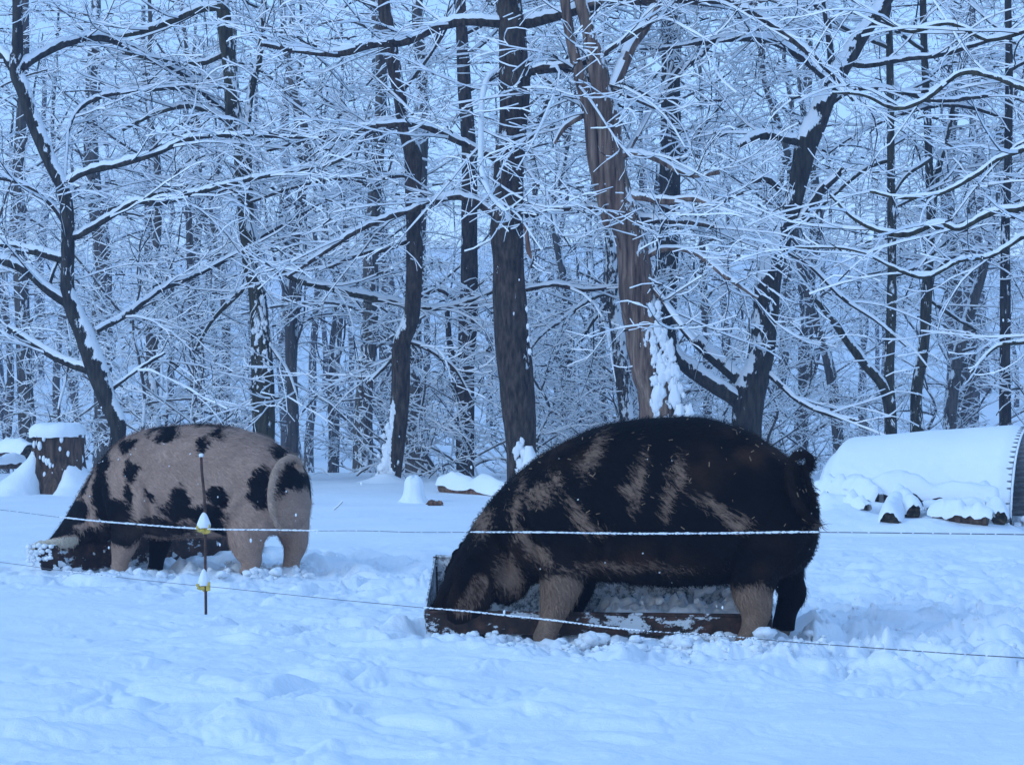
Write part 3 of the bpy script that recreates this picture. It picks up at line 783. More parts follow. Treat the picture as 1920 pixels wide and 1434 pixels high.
m, t_, b_ = mat('cut_wood'); n_ = noise(t_, 30, 5); r_ = ramp(t_, n_.outputs[0], [(.4, (.012, .010, .007)), (.55, (.05, .038, .02)), (.75, (.17, .12, .075))])
t_.links.new(r_.outputs[0], b_.inputs['Base Color']); b_.inputs['Roughness'].default_value = .9; M_CUT = m

log_thing('red-brown fallen log under snow lying at the foot of the thick tree', P(832, 912, 22.8), P(985, 932, 21.4), .085, 3, .10, B_RED)
log_thing('snow-covered fallen log half hidden behind the wide stump', P(-40, 842, 24), P(52, 850, 23.2), .10, 5, .07)
log_thing('low snowed-in log beside the leaning tree foot', P(-60, 872, 22), P(40, 868, 22.6), .06, 6, .06)
def short_post():
    Y = 20.5; x = (776 - 960) / F * Y; g = gz(x, Y)
    t = thing('short_stump', 'short narrow stump wholly wrapped in snow, beside the curved tree', 'stump', (x, Y, g))
    V, Q = revolve([(.08, -.05), (.08, .16), (.02, .17)], 30, 2); obj('trunk', new_mesh('trunk', V, Q, B_LOG), t)
    V, Q = revolve([(.22, -.06), (.16, .0), (.12, .06), (.105, .14), (.10, .20), (.08, .245), (.045, .27), (.005, .275)], 40, 4, .16, 4, .02)
    obj('snow_cap', new_mesh('snow_cap', V, Q, M_SNOWB), t)
short_post()
def chunk():
    Y = 19.3; x = (815 - 960) / F * Y; g = gz(x, Y)
    V, Q, m = join([lump('', (-.02, 0, .02), (.055, .05, .03), None, seed=3, amp=.7), lump('', (.045, .01, .018), (.04, .04, .025), None, seed=4, amp=.7)])
    o = obj('bark_chunk', new_mesh('bark_chunk', V, Q, B_RED)); o.location = (x, Y, g + .005)
    tag(o, 'small red-brown chunk of wood poking from the snow near the short stump', 'wood chunk')
chunk()
def stick(pl, Y, label, w_=.008):
    q = px_path([(a, b_, 2) for a, b_ in pl], Y); q[:, 3] = w_
    base = q[0, :3].copy(); q[:, :3] -= base
    V, Q, m = tubes(q[None, :, :3], q[None, :, 3], 5, .006, 2)
    o = obj('stick', new_mesh('stick', V, Q, [B_LOG, M_SNOWT], m)); o.location = base
    tag(o, label, 'stick')
stick([(626, 955), (634, 948), (642, 940)], 18.5, 'short dark stick poking out of the snow right of the spotted pig', .007)
stick([(1735, 1003), (1765, 1008), (1800, 1009), (1832, 1006), (1852, 1001)], 15.0, 'long thin branch half buried in front of the log pile', .006)
stick([(1838, 1014), (1846, 1008), (1853, 1000)], 14.95, 'forked dark stub at the end of the buried branch before the log pile', .012)

# ------------------------------------------------------------------ the shelter
m, t_, b_ = mat('galvanised_iron'); n_ = noise(t_, 12, 4); r_ = ramp(t_, n_.outputs[0], [(.3, (.16, .17, .18)), (.7, (.33, .35, .36))])
t_.links.new(r_.outputs[0], b_.inputs['Base Color']); b_.inputs['Metallic'].default_value = .6; b_.inputs['Roughness'].default_value = .5; M_GALV = m
def shelter():
    A = np.array([4.27, 16.4]); L = 1.70; u = np.array([-.9, .43]); u = u / np.linalg.norm(u); e = np.array([.43, .90]); e /= np.linalg.norm(e)
    g = gz(4.4, 16.6)
    cen = A + e * .8 + u * .85
    t = thing('pig_shelter', 'snow-covered corrugated iron arch shelter at the wood edge', 'animal shelter', (cen[0], cen[1], g))
    def arch(s, R0, z0=0.0, half=.8, height=.86, ph=0):
        pass
    zg = -.06
    nA = 300; ns = 8
    th = np.linspace(0, np.pi, nA)
    cor = .018 * np.sin(th * 84)
    def surf(rad_off, s0, s1, ns, corr, hmul=1.0, drop=.06, name='corrugated_sheet', mat_=M_GALV, noise_amp=0, tht=None, seam=None, endround=False):
        th_ = th if tht is None else tht
        cc = cor if tht is None else .018 * np.sin(th_ * 84)
        V = []
        S_ = np.linspace(s0, s1, ns)
        for s in S_:
            ro = rad_off if not endround else rad_off * (.25 + .75 * sstep(s0, s0 + .12, s)) if rad_off > .02 else rad_off
            er = 1.0
            if endround:
                er = 1 - .16 * sstep(.22, 0, s1 - s) ** 2
            hh = (.89 - drop * s / L)
            x = -np.cos(th_) * (.80 + ro + (cc if corr else 0))
            z = np.sin(th_) ** .9 * (hh + ro + (cc if corr else 0)) * er + zg - .05 * s
            P2 = A[None] + e[None] * .8 + u[None] * s + e[None] * (x * er)[:, None]
            V.append(np.c_[P2 - cen[None], z])
        V = np.array(V)
        if noise_amp:
            V = V + (noise_amp * fbm(V * 2.2, 3, 5))[..., None] * np.array([0, -.4, 1.0]) + (.014 * fbm(V * 16, 3, 6) * sstep(.75, .25, V[..., 2]))[..., None] * np.array([0, -1.5, 1])
        nn = len(th_)
        i = np.arange(ns - 1)[:, None] * nn; j = np.arange(nn - 1)[None]
        Q = np.stack([i + j, i + j + 1, i + nn + j + 1, i + nn + j], -1).reshape(-1, 4)
        return V.reshape(-1, 3), Q
    V, Q = surf(0, 0, L - .16, 8, True)
    sh = obj('corrugated_sheet', new_mesh('corrugated_sheet', V, Q, M_GALV), t)
    md = sh.modifiers.new('thick', 'SOLIDIFY'); md.thickness = .004
    # snow layer
    tt = np.linspace(.10, np.pi - .1, 120)
    V, Q = surf(.045, .0, L + .05, 70, False, noise_amp=.012, tht=tt, endround=True)
    V2, Q2 = surf(.008, .0, L + .02, 70, False, tht=tt, endround=True)
    # edge lips: top layer meets the lower one at both ends
    nn = len(tt); ns = 70
    lip = []
    for base_i in (0, (ns - 1) * nn):
        for k in range(nn - 1):
            q = [base_i + k, base_i + k + 1, base_i + k + 1 + len(V), base_i + k + len(V)]
            lip.append(q if base_i else q[::-1])
    lip = np.array(lip)
    VV = np.vstack([V, V2])
    obj('snow_blanket', new_mesh('snow_blanket', VV, np.vstack([Q, lip]), M_SNOWB), t)
    # back wall
    thb = np.linspace(0, np.pi, 40)
    hh = .89 - .06
    x = -np.cos(thb) * .77; z = np.sin(thb) ** .9 * (hh - .03) + zg - .05 * L
    P2 = A[None] + e[None] * .8 + u[None] * (L - .03) + e[None] * x[:, None]
    V = np.c_[P2 - cen[None], z]; V = np.vstack([V, np.r_[A + e * .8 + u * (L - .03) - cen, -.1]])
    obj('back_wall', new_mesh('back_wall', V, [(k, k + 1, 40) for k in range(39)], M_GALV, smooth=False), t)
    # drifted snow closing the far end, outside
    V = []
    for q in np.linspace(0, 1, 14):
        for k, th0 in enumerate(np.linspace(.02, np.pi - .02, 60)):
            cq = math.cos(q * math.pi / 2); sq = math.sin(q * math.pi / 2)
            x = -math.cos(th0) * (.80 + .04) * (.84 + .0) * (cq * .9 + .1)
            z = math.sin(th0) ** .9 * (hh + .045) * .845 * (cq * .9 + .1) + zg - .06 * L
            p2 = A + e * .8 + u * (L + .045 + .09 * sq) + e * x
            V.append([*(p2 - cen), z])
    V = np.array(V); V = V + (.01 * fbm(V * 4, 3, 8))[:, None]
    i = np.arange(13)[:, None] * 60; j = np.arange(59)[None]
    Q = np.stack([i + j, i + j + 1, i + 60 + j + 1, i + 60 + j], -1).reshape(-1, 4)
    obj('snow_drift', new_mesh('snow_drift', V, Q, M_SNOWB), t)
    # the rolled rim and snow splashed at the foot of the open end
    th2 = np.linspace(0, np.pi, 90)
    pts = []
    for tt_ in th2:
        x = -math.cos(tt_) * .805; z = math.sin(tt_) ** .9 * .895 + zg
        p2 = A + e * .8 + u * (-.012) + e * x; pts.append([*(p2 - cen), z])
    pts = np.array(pts)
    V, Q, m = tubes(pts[None], np.full((1, 90), .011), 6, 0, 3)
    obj('rim', new_mesh('rim', V, Q, B_DARK), t)
    rs = np.random.RandomState(3); parts = []
    for k in range(70):
        s = rs.rand() * .42 - .02; zz = abs(rs.randn()) * .16; sz = .01 + .022 * rs.rand()
        p2 = A + u * s - e * .055 + e * (1 - math.sqrt(max(0, 1 - (zz / .9) ** 2))) * .8
        parts.append(lump('', (*(p2 - cen), zz - .02), (sz, sz, sz), None, seed=k, amp=.6, sub=6))
    for k in range(40):
        an = rs.rand() * .5; p2 = A + e * (.05 + an) - u * (.02 + .15 * rs.rand()); sz = .02 + .03 * rs.rand()
        parts.append(lump('', (*(p2 - cen), .0 + rs.rand() * .06 * (1 - an)), (sz, sz, sz * .7), None, seed=k, amp=.6, sub=6))
    V, Q, m = join(parts); o = obj('snow_clots', new_mesh('snow_clots', V, Q, M_SNOWB), t); o['kind'] = 'stuff'
shelter()

# pile of logs in front of it
def LG(label, a, b, r, seed, snow, sink=0.0):
    log_thing(label, a, b, r, seed, snow, grp='logs heaped by the shelter')
LG('short thick log pointing forward, mossy dark end toward the viewer', P(1668, 979, 15.0), P(1690, 934, 16.1), .07, 21, .09)
LG('log lying behind the mossy one with its brown end raised', P(1712, 962, 15.3), P(1660, 922, 16.4), .062, 22, .09)
LG('long topmost log under a smooth roll of snow', P(1590, 922, 16.0), P(1862, 945, 15.7), .07, 23, .12)
LG('log with flat dark face in the middle of the heap', P(1752, 966, 15.2), P(1852, 972, 15.0), .055, 24, .085)
LG('thin split log under the long one', P(1740, 952, 15.5), P(1835, 950, 15.5), .05, 25, .03)
LG('log at the shelter end of the heap with mossy round butt', P(1874, 972, 15.2), P(1840, 930, 16.2), .058, 26, .10)
LG('log at the end of the heap nearest the black pig', P(1535, 925, 16.2), P(1640, 940, 15.8), .06, 27, .12)
LG('lowest log of the heap, only its stub showing', P(1540, 947, 15.9), P(1620, 955, 15.5), .045, 28, .10)
def mound():
    cx, cy = P(1690, 950, 15.75)[:2]
    nx, ny = 160, 70
    X, Y = np.meshgrid(np.linspace(-1.0, 1.05, nx), np.linspace(-1.2, .8, ny))
    h = .15 * np.exp(-((X / .85) ** 6) - (np.maximum(-(Y - .05), 0) / .30) ** 2 - (np.maximum(Y - .05, 0) / .6) ** 2) + .11 * np.exp(-((X + .62) / .38) ** 2 - ((Y + .05) / .5) ** 2) + .12 * np.exp(-(X / .95) ** 2 - ((Y + .55) / .42) ** 2)
    p = np.stack([X, Y, 0 * X], -1)
    h = h * (1 + .35 * fbm(p * 4, 3, 3)) + .0 
    edge = np.minimum(1, np.minimum((1.0 - np.abs(X / 1.02)) / .25, (1.0 - np.abs((Y + .2) / 1.0)) / .35)); edge = np.clip(edge, 0, 1)
    Z = ground(X + cx, Y + cy) - .02 * (1 - edge) + h * edge + .012 * edge
    V = np.stack([X + cx, Y + cy, Z], -1).reshape(-1, 3)
    i = np.arange(ny - 1)[:, None] * nx; j = np.arange(nx - 1)[None]
    Q = np.stack([i + j, i + j + 1, i + nx + j + 1, i + nx + j], -1).reshape(-1, 4)
    o = obj('snow_mound', new_mesh('snow_mound', V, Q, M_SNOW)); o['kind'] = 'stuff'; o['label'] = 'snow drifted over the log heap by the shelter'
mound()

# ------------------------------------------------------------------ pigs
def loft_rings(C0, A_, B_, ha, hb, K=40, e=2.0):
    """rings: centres (n,3), unit axes, half sizes"""
    a = np.linspace(0, 2 * np.pi, K, endpoint=False); ca, sa = np.cos(a), np.sin(a)
    ex = 2.0 / e
    cx = np.sign(ca) * np.abs(ca) ** ex; sx = np.sign(sa) * np.abs(sa) ** ex
    V = C0[:, None] + A_[:, None] * (cx[None] * ha[:, None])[..., None] + B_[:, None] * (sx[None] * hb[:, None])[..., None]
    n = len(C0); Vf = V.reshape(-1, 3)
    i = np.arange(n - 1)[:, None] * K; j = np.arange(K)[None]; j2 = (j + 1) % K
    Q = np.stack([i + j, i + j2, i + K + j2, i + K + j], -1).reshape(-1, 4).tolist()
    c0 = len(Vf); Vf = np.vstack([Vf, C0[0], C0[-1]])
    Q += [(c0, (k + 1) % K, k) for k in range(K)] + [(c0 + 1, (n - 1) * K + k, (n - 1) * K + (k + 1) % K) for k in range(K)]
    return Vf, Q
def path_loft(pts, side, K=20, n=26, e=2.0):
    """pts rows: x,y,z,half_a,half_b ; A axis = perpendicular in plane, B axis = side"""
    q = resample(np.array(pts, float), n)
    T = np.gradient(q[:, :3], axis=0); T /= np.linalg.norm(T, axis=1, keepdims=True)
    B_ = np.array(side, float)[None] + 0 * T; B_ -= T * np.sum(B_ * T, 1, keepdims=True); B_ /= np.linalg.norm(B_, axis=1, keepdims=True)
    A_ = np.cross(B_, T)
    return loft_rings(q[:, :3], A_, B_, q[:, 3], q[:, 4], K, e)

def m_pig(name, dark, light, ground_tint, hairc, na=1.25, lo=.36, hi=.66):
    m, t, b = mat(name)
    at = N(t, 'ShaderNodeAttribute', attribute_name='patch')
    at2 = N(t, 'ShaderNodeAttribute', attribute_name='tone')
    fl = N(t, 'ShaderNodeAttribute', attribute_name='flow')
    n1 = N(t, 'ShaderNodeTexNoise'); n1.inputs['Scale'].default_value = 1.0; n1.inputs['Detail'].default_value = 4
    t.links.new(fl.outputs['Vector'], n1.inputs['Vector'])
    a = N(t, 'ShaderNodeMath', operation='MULTIPLY_ADD'); a.inputs[1].default_value = na; t.links.new(n1.outputs[0], a.inputs[0])
    sb = N(t, 'ShaderNodeMath', operation='SUBTRACT'); sb.inputs[1].default_value = na * .5; t.links.new(at.outputs['Fac'], sb.inputs[0]); t.links.new(sb.outputs[0], a.inputs[2])
    rp = ramp(t, a.outputs[0], [(lo, 0), (hi, 1)])
    n2 = noise(t, 6, 4)
    rl = ramp(t, n2.outputs[0], [(.3, tuple(c * .85 for c in light)), (.7, tuple(c * 1.12 for c in light))])
    mt = N(t, 'ShaderNodeMix', data_type='RGBA'); t.links.new(at2.outputs['Fac'], mt.inputs[0]); mt.inputs[6].default_value = (*dark, 1); mt.inputs[7].default_value = (*ground_tint, 1)
    mx = N(t, 'ShaderNodeMix', data_type='RGBA'); t.links.new(rp.outputs[0], mx.inputs[0]); t.links.new(mt.outputs[2], mx.inputs[6]); t.links.new(rl.outputs[0], mx.inputs[7])
    gt = N(t, 'ShaderNodeMapRange'); gt.inputs[1].default_value = 1.15; gt.inputs[2].default_value = 1.3; t.links.new(at.outputs['Fac'], gt.inputs[0])
    mpale = N(t, 'ShaderNodeMix', data_type='RGBA'); t.links.new(gt.outputs[0], mpale.inputs[0]); t.links.new(mx.outputs[2], mpale.inputs[6]); mpale.inputs[7].default_value = (.66, .55, .42, 1)
    mx = mpale
    # hair streaks: value variation along the flow
    n3 = N(t, 'ShaderNodeTexNoise'); n3.inputs['Scale'].default_value = 2.2; n3.inputs['Detail'].default_value = 5; n3.inputs['Roughness'].default_value = .7
    t.links.new(fl.outputs['Vector'], n3.inputs['Vector'])
    rv = ramp(t, n3.outputs[0], [(.28, .5), (.5, .95), (.74, 1.5)])
    mm = N(t, 'ShaderNodeMix', data_type='RGBA', blend_type='MULTIPLY'); mm.inputs[0].default_value = .75
    t.links.new(mx.outputs[2], mm.inputs[6]); t.links.new(rv.outputs[0], mm.inputs[7])
    t.links.new(mm.outputs[2], b.inputs['Base Color'])
    b.inputs['Roughness'].default_value = .7; b.inputs['Specular IOR Level'].default_value = .08
    bump(t, b, n3.outputs[0], .010)
    return m
PIG1_DARK = (.006, .006, .008); PIG1_LIGHT = (.46, .30, .225)
M_PIG1 = m_pig('spotted_pig_skin', PIG1_DARK, PIG1_LIGHT, (.06, .04, .03), None, .75, .41, .60)
M_PIG2 = m_pig('black_pig_skin', (.0045, .0045, .0055), (.26, .168, .118), (.06, .031, .020), None)
m, t_, b_ = mat('eye_gloss'); b_.inputs['Base Color'].default_value = (.01, .008, .006, 1); b_.inputs['Roughness'].default_value = .1; M_EYE = m
m, t_, b_ = mat('hoof_horn'); n_ = noise(t_, 30, 4); r_ = ramp(t_, n_.outputs[0], [(.3, (.09, .06, .045)), (.7, (.2, .14, .1))]); t_.links.new(r_.outputs[0], b_.inputs['Base Color']); b_.inputs['Roughness'].default_value = .6; M_HOOF = m

def build_pig(name, label, Yc, stations, legs, ears, tail, blobs, tones, skin, voxel, yaw=0.0, pivot=0, widthk=1.0, bulges=(), seed=0, hair=16000, xs=1.0, base_sign=-1, straw=False, farblob=True, headback=0.0, over=(), grooves=(), soft=14.0):
    s = Yc / F
    def px2(x, y, dy=0.0):   # local coords: origin at pivot px on the ground
        return np.array([(x - pivot) * s * xs, dy, CAMH - (y - HZ) * s])
    st = np.array(stations, float)
    order = np.argsort(st[:, 0]); st = st[order]
    # smooth interpolation in px x
    tt = np.linspace(0, 1, len(st)); TT = np.linspace(0, 1, 110)
    q = resample(np.c_[st[:, 0], st[:, 1], st[:, 2], st[:, 3]], 120)
    n = len(q)
    top = CAMH - (q[:, 1] - HZ) * s; bot = CAMH - (q[:, 2] - HZ) * s
    x = (q[:, 0] - pivot) * s * xs
    hb = np.maximum((top - bot) / 2, .004); cz = (top + bot) / 2
    yb = headback * sstep(.35, .0, (q[:, 0] - st[0, 0]) / (st[-1, 0] - st[0, 0]))
    Cc = np.c_[x, yb, cz]
    A_ = np.tile([0, 1.0, 0], (n, 1)); B_ = np.tile([0, 0, 1.0], (n, 1))
    V, Q = loft_rings(Cc, A_, B_, np.maximum(q[:, 3] * widthk, .004), hb, 48, 2.25)
    # widen the lower half a little (belly sag) 
    zz = (V[:, 2] - np.interp(V[:, 0], x, cz)) / np.maximum(np.interp(V[:, 0], x, hb), .01)
    V[:, 1] = V[:, 1] * (1 - .10 * zz)
    shells = [(V, Q)]
    for (bx, by, dy, rx, ry, rz) in bulges:
        u = lump('', px2(bx, by, dy), (rx, ry, rz), None, amp=0.0, sub=20)
        shells.append((u[0], u[1].tolist()))
    for lg in legs:
        pts = [[*px2(a, b, dy), wa * s / 2, wb * s / 2] for (a, b, dy, wa, wb) in lg]
        shells.append(path_loft(pts, (0, 1, 0), 22, 30))
    for er in ears:
        pts = [[*px2(a, b, dy), wa * s / 2, th] for (a, b, dy, wa, th) in er[0]]
        shells.append(path_loft(pts, er[1], 24, 30, 2.0))
    for tl in tail:
        pts = [[*px2(a, b, dy), r, r] for (a, b, dy, r) in tl]
        shells.append(path_loft(pts, (0, 1, 0.2), 12, 60))
    VV, QQ, nn = [], [], 0
    for v, f in shells:
        VV.append(v); QQ += [tuple(i + nn for i in ff) for ff in f]; nn += len(v)
    VV = np.vstack(VV)
    me = new_mesh('tmp', VV, QQ, skin)
    tmp = obj('tmp', me)
    md = tmp.modifiers.new('r', 'REMESH'); md.mode = 'VOXEL'; md.voxel_size = voxel; md.use_smooth_shade = True
    sm = tmp.modifiers.new('s', 'SMOOTH'); sm.factor = .5; sm.iterations = 7
    dg = bpy.context.evaluated_depsgraph_get()
    ev = tmp.evaluated_get(dg)
    body = bpy.data.meshes.new_from_object(ev)
    bpy.data.objects.remove(tmp); bpy.data.meshes.remove(me)
    nv = len(body.vertices); co = np.zeros(nv * 3, np.float32); body.vertices.foreach_get('co', co); co = co.reshape(-1, 3).astype(float)
    nr = np.zeros(nv * 3, np.float32); body.vertices.foreach_get('normal', nr); nr = nr.reshape(-1, 3).astype(float)
    # folds, muscle relief
    amp = .007 * fbm(co * np.array([7, 7, 7]), 3, seed) + .0025 * fbm(co * 28, 2, seed + 1)
    amp = amp + .012 * fbm(co * np.array([2.6, 2.6, 3.4]), 2, seed + 21)
    pxx_ = co[:, 0] / (s * xs) + pivot; pyy_ = HZ + (CAMH - co[:, 2]) / s
    for (pl, dep, wd) in grooves:       # skin folds
        gq = resample(np.array([[a_, b2, 0.] for a_, b2 in pl]), 40)
        dd = np.full(nv, 1e9); tt_ = np.zeros(nv)
        for k_ in range(40):
            d_ = np.hypot(pxx_ - gq[k_, 0], pyy_ - gq[k_, 1]); m_ = d_ < dd; dd = np.where(m_, d_, dd); tt_ = np.where(m_, k_ / 39, tt_)
        en = np.sin(np.pi * np.clip(tt_ * .9 + .05, 0, 1)) * sstep(.25, .6, np.abs(nr[:, 1]))
        amp = amp + en * dep * (-np.exp(-(dd / wd) ** 2) + .45 * np.exp(-((dd - 2.0 * wd) / wd) ** 2))
    co = co + nr * amp[:, None]
    body.vertices.foreach_set('co', co.astype(np.float32).ravel()); body.update()
    def field(c, n_):
        pxx = c[:, 0] / (s * xs) + pivot; pyy = HZ + (CAMH - c[:, 2]) / s
        far = (c[:, 1] > .03)
        wx = pxx + 9 * vnoise(c * 9, seed + 2) + 5 * vnoise(c * 24, seed + 3); wy = pyy + 9 * vnoise(c * 9, seed + 4) + 5 * vnoise(c * 24, seed + 5)
        def ev_(bl, shift=0):
            f = np.full(len(c), -1.0)
            for (bx, by, rx, ry, an) in bl:
                ca, sa = math.cos(math.radians(an)), math.sin(math.radians(an))
                dx, dy = wx - bx - shift, wy - by
                u = (dx * ca + dy * sa) / rx; v = (-dx * sa + dy * ca) / ry
                d = np.sqrt(u * u + v * v)
                f = np.maximum(f, np.clip((1 - d) * min(rx, ry) / soft , -1, 1))
            return f
        fn = ev_(blobs); ff = ev_(blobs, 34)
        # legs always keep their near pattern
        f = np.where(far & (pyy < tones['leg_y']), ff, fn)
        for (bx, by, rx, ry, val) in tones.get('far_leg', ()):  # far legs
            mk = far & (np.abs(pxx - bx) < rx) & (np.abs(pyy - by) < ry); f = np.where(mk, val, f)
        f = f if base_sign < 0 else -f
        tone = np.zeros(len(c))
        for (bx, by, rx, ry, k) in tones.get('tone', ()):
            tone = np.maximum(tone, k * np.exp(-((wx - bx) / rx) ** 2 - ((wy - by) / ry) ** 2))
        tone = np.clip(tone * (.7 + .9 * vnoise(c * 14, seed + 8)), 0, 1)
        return (f * .5 + .5), tone
    def flowcoord(c, n_):
        # coordinates stretched along the lie of the hair (back and down)
        d = np.array([.80, 0, -.60]); e1 = np.array([.60, 0, .80]); e2 = np.array([0, 1.0, 0])
        wv = .03 * np.stack([vnoise(c * 8, seed + 11), vnoise(c * 8, seed + 12), vnoise(c * 8, seed + 13)], -1)
        cw = c + wv
        return np.stack([cw @ d * 14, cw @ e1 * 75, cw @ e2 * 75], -1)
    f, tone = field(co, nr)
    for (pl, val, tn) in over:
        q_ = resample(np.array([[*px2(a_, b2, dy), r_] for (a_, b2, dy, r_) in pl]), 50)
        dd = np.full(nv, 9.0)
        for k_ in range(50): dd = np.minimum(dd, np.linalg.norm(co - q_[k_, :3], axis=1) - q_[k_, 3])
        mk = sstep(.012, .004, dd); f = f * (1 - mk) + val * mk; tone = tone * (1 - mk) + tn * mk
    a = body.attributes.new('patch', 'FLOAT', 'POINT'); a.data.foreach_set('value', f.astype(np.float32))
    a = body.attributes.new('tone', 'FLOAT', 'POINT'); a.data.foreach_set('value', tone.astype(np.float32))
    a = body.attributes.new('flow', 'FLOAT_VECTOR', 'POINT'); a.data.foreach_set('vector', flowcoord(co, nr).astype(np.float32).ravel())
    if not body.materials: body.materials.append(skin)
    body.name = 'body'
    loc = P(pivot, 0, Yc); gl = 0.0
    root = thing(name, label, 'pig', (loc[0], Yc, 0)); root.rotation_euler[2] = yaw
    obj('body', body, root)
    # bristles
    rs = np.random.RandomState(seed)
    sel = np.where((co[:, 2] > .10))[0]
    wgt = (.35 + .65 * (nr[sel, 1] < .3)); wgt /= wgt.sum()
    idx = rs.choice(sel, hair, p=wgt)
    b = co[idx] + rs.randn(hair, 3) * voxel * .5; nn_ = nr[idx]
    d = np.array([.80, 0, -.60]) + rs.randn(hair, 3) * .28
    lowm = sstep(.35, .15, b[:, 2])[:, None]; d = d * (1 - lowm) + (np.array([.1, 0, -1.0]) + rs.randn(hair, 3) * .2) * lowm
    d -= nn_ * np.sum(d * nn_, 1, keepdims=True); d /= np.linalg.norm(d, axis=1, keepdims=True) + 1e-6
    d = d + nn_ * (.22 + .2 * rs.rand(hair, 1)); d /= np.linalg.norm(d, axis=1, keepdims=True)
    ln = (.018 + .022 * rs.rand(hair, 1)) * (1 + .5 * (nn_[:, 2:3] > .7))
    sd = np.cross(d, nn_); sd /= np.linalg.norm(sd, axis=1, keepdims=True) + 1e-6
    w0 = .0011 + .0009 * rs.rand(hair, 1)
    base_ = b - nn_ * .003
    midp = b + d * ln * .55; tip = b + d * ln - nn_ * ln * .12
    Vh = np.stack([base_ - sd * w0, base_ + sd * w0, midp + sd * w0 * .7, midp - sd * w0 * .7, tip + sd * .0002, tip - sd * .0002], 1).reshape(-1, 3)
    k = np.arange(hair)[:, None] * 6
    Qh = np.stack([k + np.array([[0, 1, 2, 3]]), k + np.array([[3, 2, 4, 5]])], 1).reshape(-1, 4)
    hm = new_mesh('bristles', Vh, Qh, skin, smooth=False)
    a = hm.attributes.new('patch', 'FLOAT', 'POINT'); a.data.foreach_set('value', np.repeat(f[idx], 6).astype(np.float32))
    a = hm.attributes.new('tone', 'FLOAT', 'POINT'); a.data.foreach_set('value', np.repeat(tone[idx], 6).astype(np.float32))
    fc = flowcoord(co[idx], None) + rs.randn(hair, 3) * .3
    a = hm.attributes.new('flow', 'FLOAT_VECTOR', 'POINT'); a.data.foreach_set('vector', np.repeat(fc, 6, 0).astype(np.float32).ravel())
    o = obj('bristles', hm, root); o['kind'] = 'stuff'
    # hooves: two toes each
    for lg in legs:
        (a_, b2, dy, wa, wb) = lg[-1]
        p0 = px2(a_, b2, dy)
        parts = []
        for sy in (-1, 1):
            parts.append(lump('', p0 + np.array([-.012, sy * .021, -.004]), (.042, .022, .03), None, amp=.1, sub=10, seed=3))
        Vv, Qq, mm_ = join(parts); obj('hoof', new_mesh('hoof', Vv, Qq, M_HOOF), root)
    return root, co, nr, px2, f

# --- black pig (near)
st2 = [(1533,968,992,.012),(1530,935,1012,.10),(1523,908,1035,.16),(1508,882,1060,.215),(1485,860,1075,.25),(1450,836,1085,.285),(1400,807,1090,.315),(1340,789,1095,.33),
       (1275,783,1100,.34),(1205,785,1098,.335),(1135,797,1092,.315),(1075,818,1088,.29),(1022,846,1090,.262),(978,879,1100,.228),(942,914,1115,.195),
       (910,950,1130,.165),(886,985,1142,.14),(862,1030,1150,.112),(840,1075,1156,.088),(822,1112,1160,.072),(808,1140,1163,.060),(802,1152,1161,.03)]
legs2 = [[(1062,1000,-.17,120,95),(1052,1068,-.175,88,84),(1046,1105,-.175,72,66),(1036,1140,-.175,52,48),(1028,1165,-.175,42,40),(1022,1182,-.175,44,42),(1018,1196,-.175,46,44)],
         [(1095,1010,.15,120,90),(1092,1070,.165,80,76),(1085,1110,.17,64,60),(1076,1145,.17,48,44),(1072,1170,.17,40,38),(1068,1184,.17,44,40)],
         [(1425,985,-.16,150,110),(1408,1055,-.175,106,92),(1402,1100,-.18,82,72),(1408,1135,-.18,62,56),(1402,1165,-.18,44,42),(1392,1188,-.18,38,40),(1386,1202,-.18,42,44)],
         [(1465,985,.14,130,100),(1478,1050,.15,92,84),(1486,1090,.155,66,64),(1494,1118,.155,56,54),(1484,1150,.155,44,44),(1480,1172,.155,42,42),(1478,1188,.155,44,44)]]
ears2 = [([(938,1010,-.12,56,.030),(918,1042,-.205,84,.018),(900,1078,-.25,92,.012),(882,1112,-.262,86,.011),(862,1140,-.245,60,.010),(850,1156,-.235,24,.008)], (-.30, 1, .30)),
         ([(925,1010,.11,56,.020),(898,1035,.16,74,.010),(870,1065,.18,70,.008),(850,1095,.175,50,.007),(836,1115,.165,14,.006)], (.35, 1, .25))]
tail2 = [[(1490,885,-.06,.034),(1506,878,-.12,.030),(1508,860,-.17,.027),(1494,848,-.215,.025),(1474,853,-.25,.024),(1463,874,-.275,.024),(1463,902,-.295,.023),(1472,928,-.305,.022),(1486,950,-.295,.021),(1500,965,-.27,.019),(1514,974,-.24,.015),(1528,980,-.21,.010)],
 [(1484,868,-.245,.016),(1492,880,-.262,.018),(1500,905,-.262,.018),(1508,935,-.24,.016),(1514,960,-.21,.012)]]
blobs2 = [(1112,848,13,34,30),(1095,868,20,13,-20),(1008,922,26,11,-15),(1038,900,9,16,-30),(1078,958,12,30,-35),(1105,980,20,8,15),(968,950,8,40,4),(982,1000,11,40,-28),(1008,1032,24,15,30),
          (1188,892,11,38,12),(1172,912,14,12,0),(1240,925,10,34,8),(1258,880,9,22,10),(1335,948,40,10,24),(1362,965,26,12,20),(900,975,16,26,20),
          (1050,1112,52,46,0),(1020,1170,60,46,0),(1400,1135,52,50,0),(1395,1180,46,46,0),(955,1075,22,34,-15),(1150,1058,60,5,0),
          (1525,977,10,7,0)]
blobs2 = [(a, b, c * (.86 if b < 1050 else 1), d * (.9 if b < 1050 else 1), e) for a, b, c, d, e in blobs2]
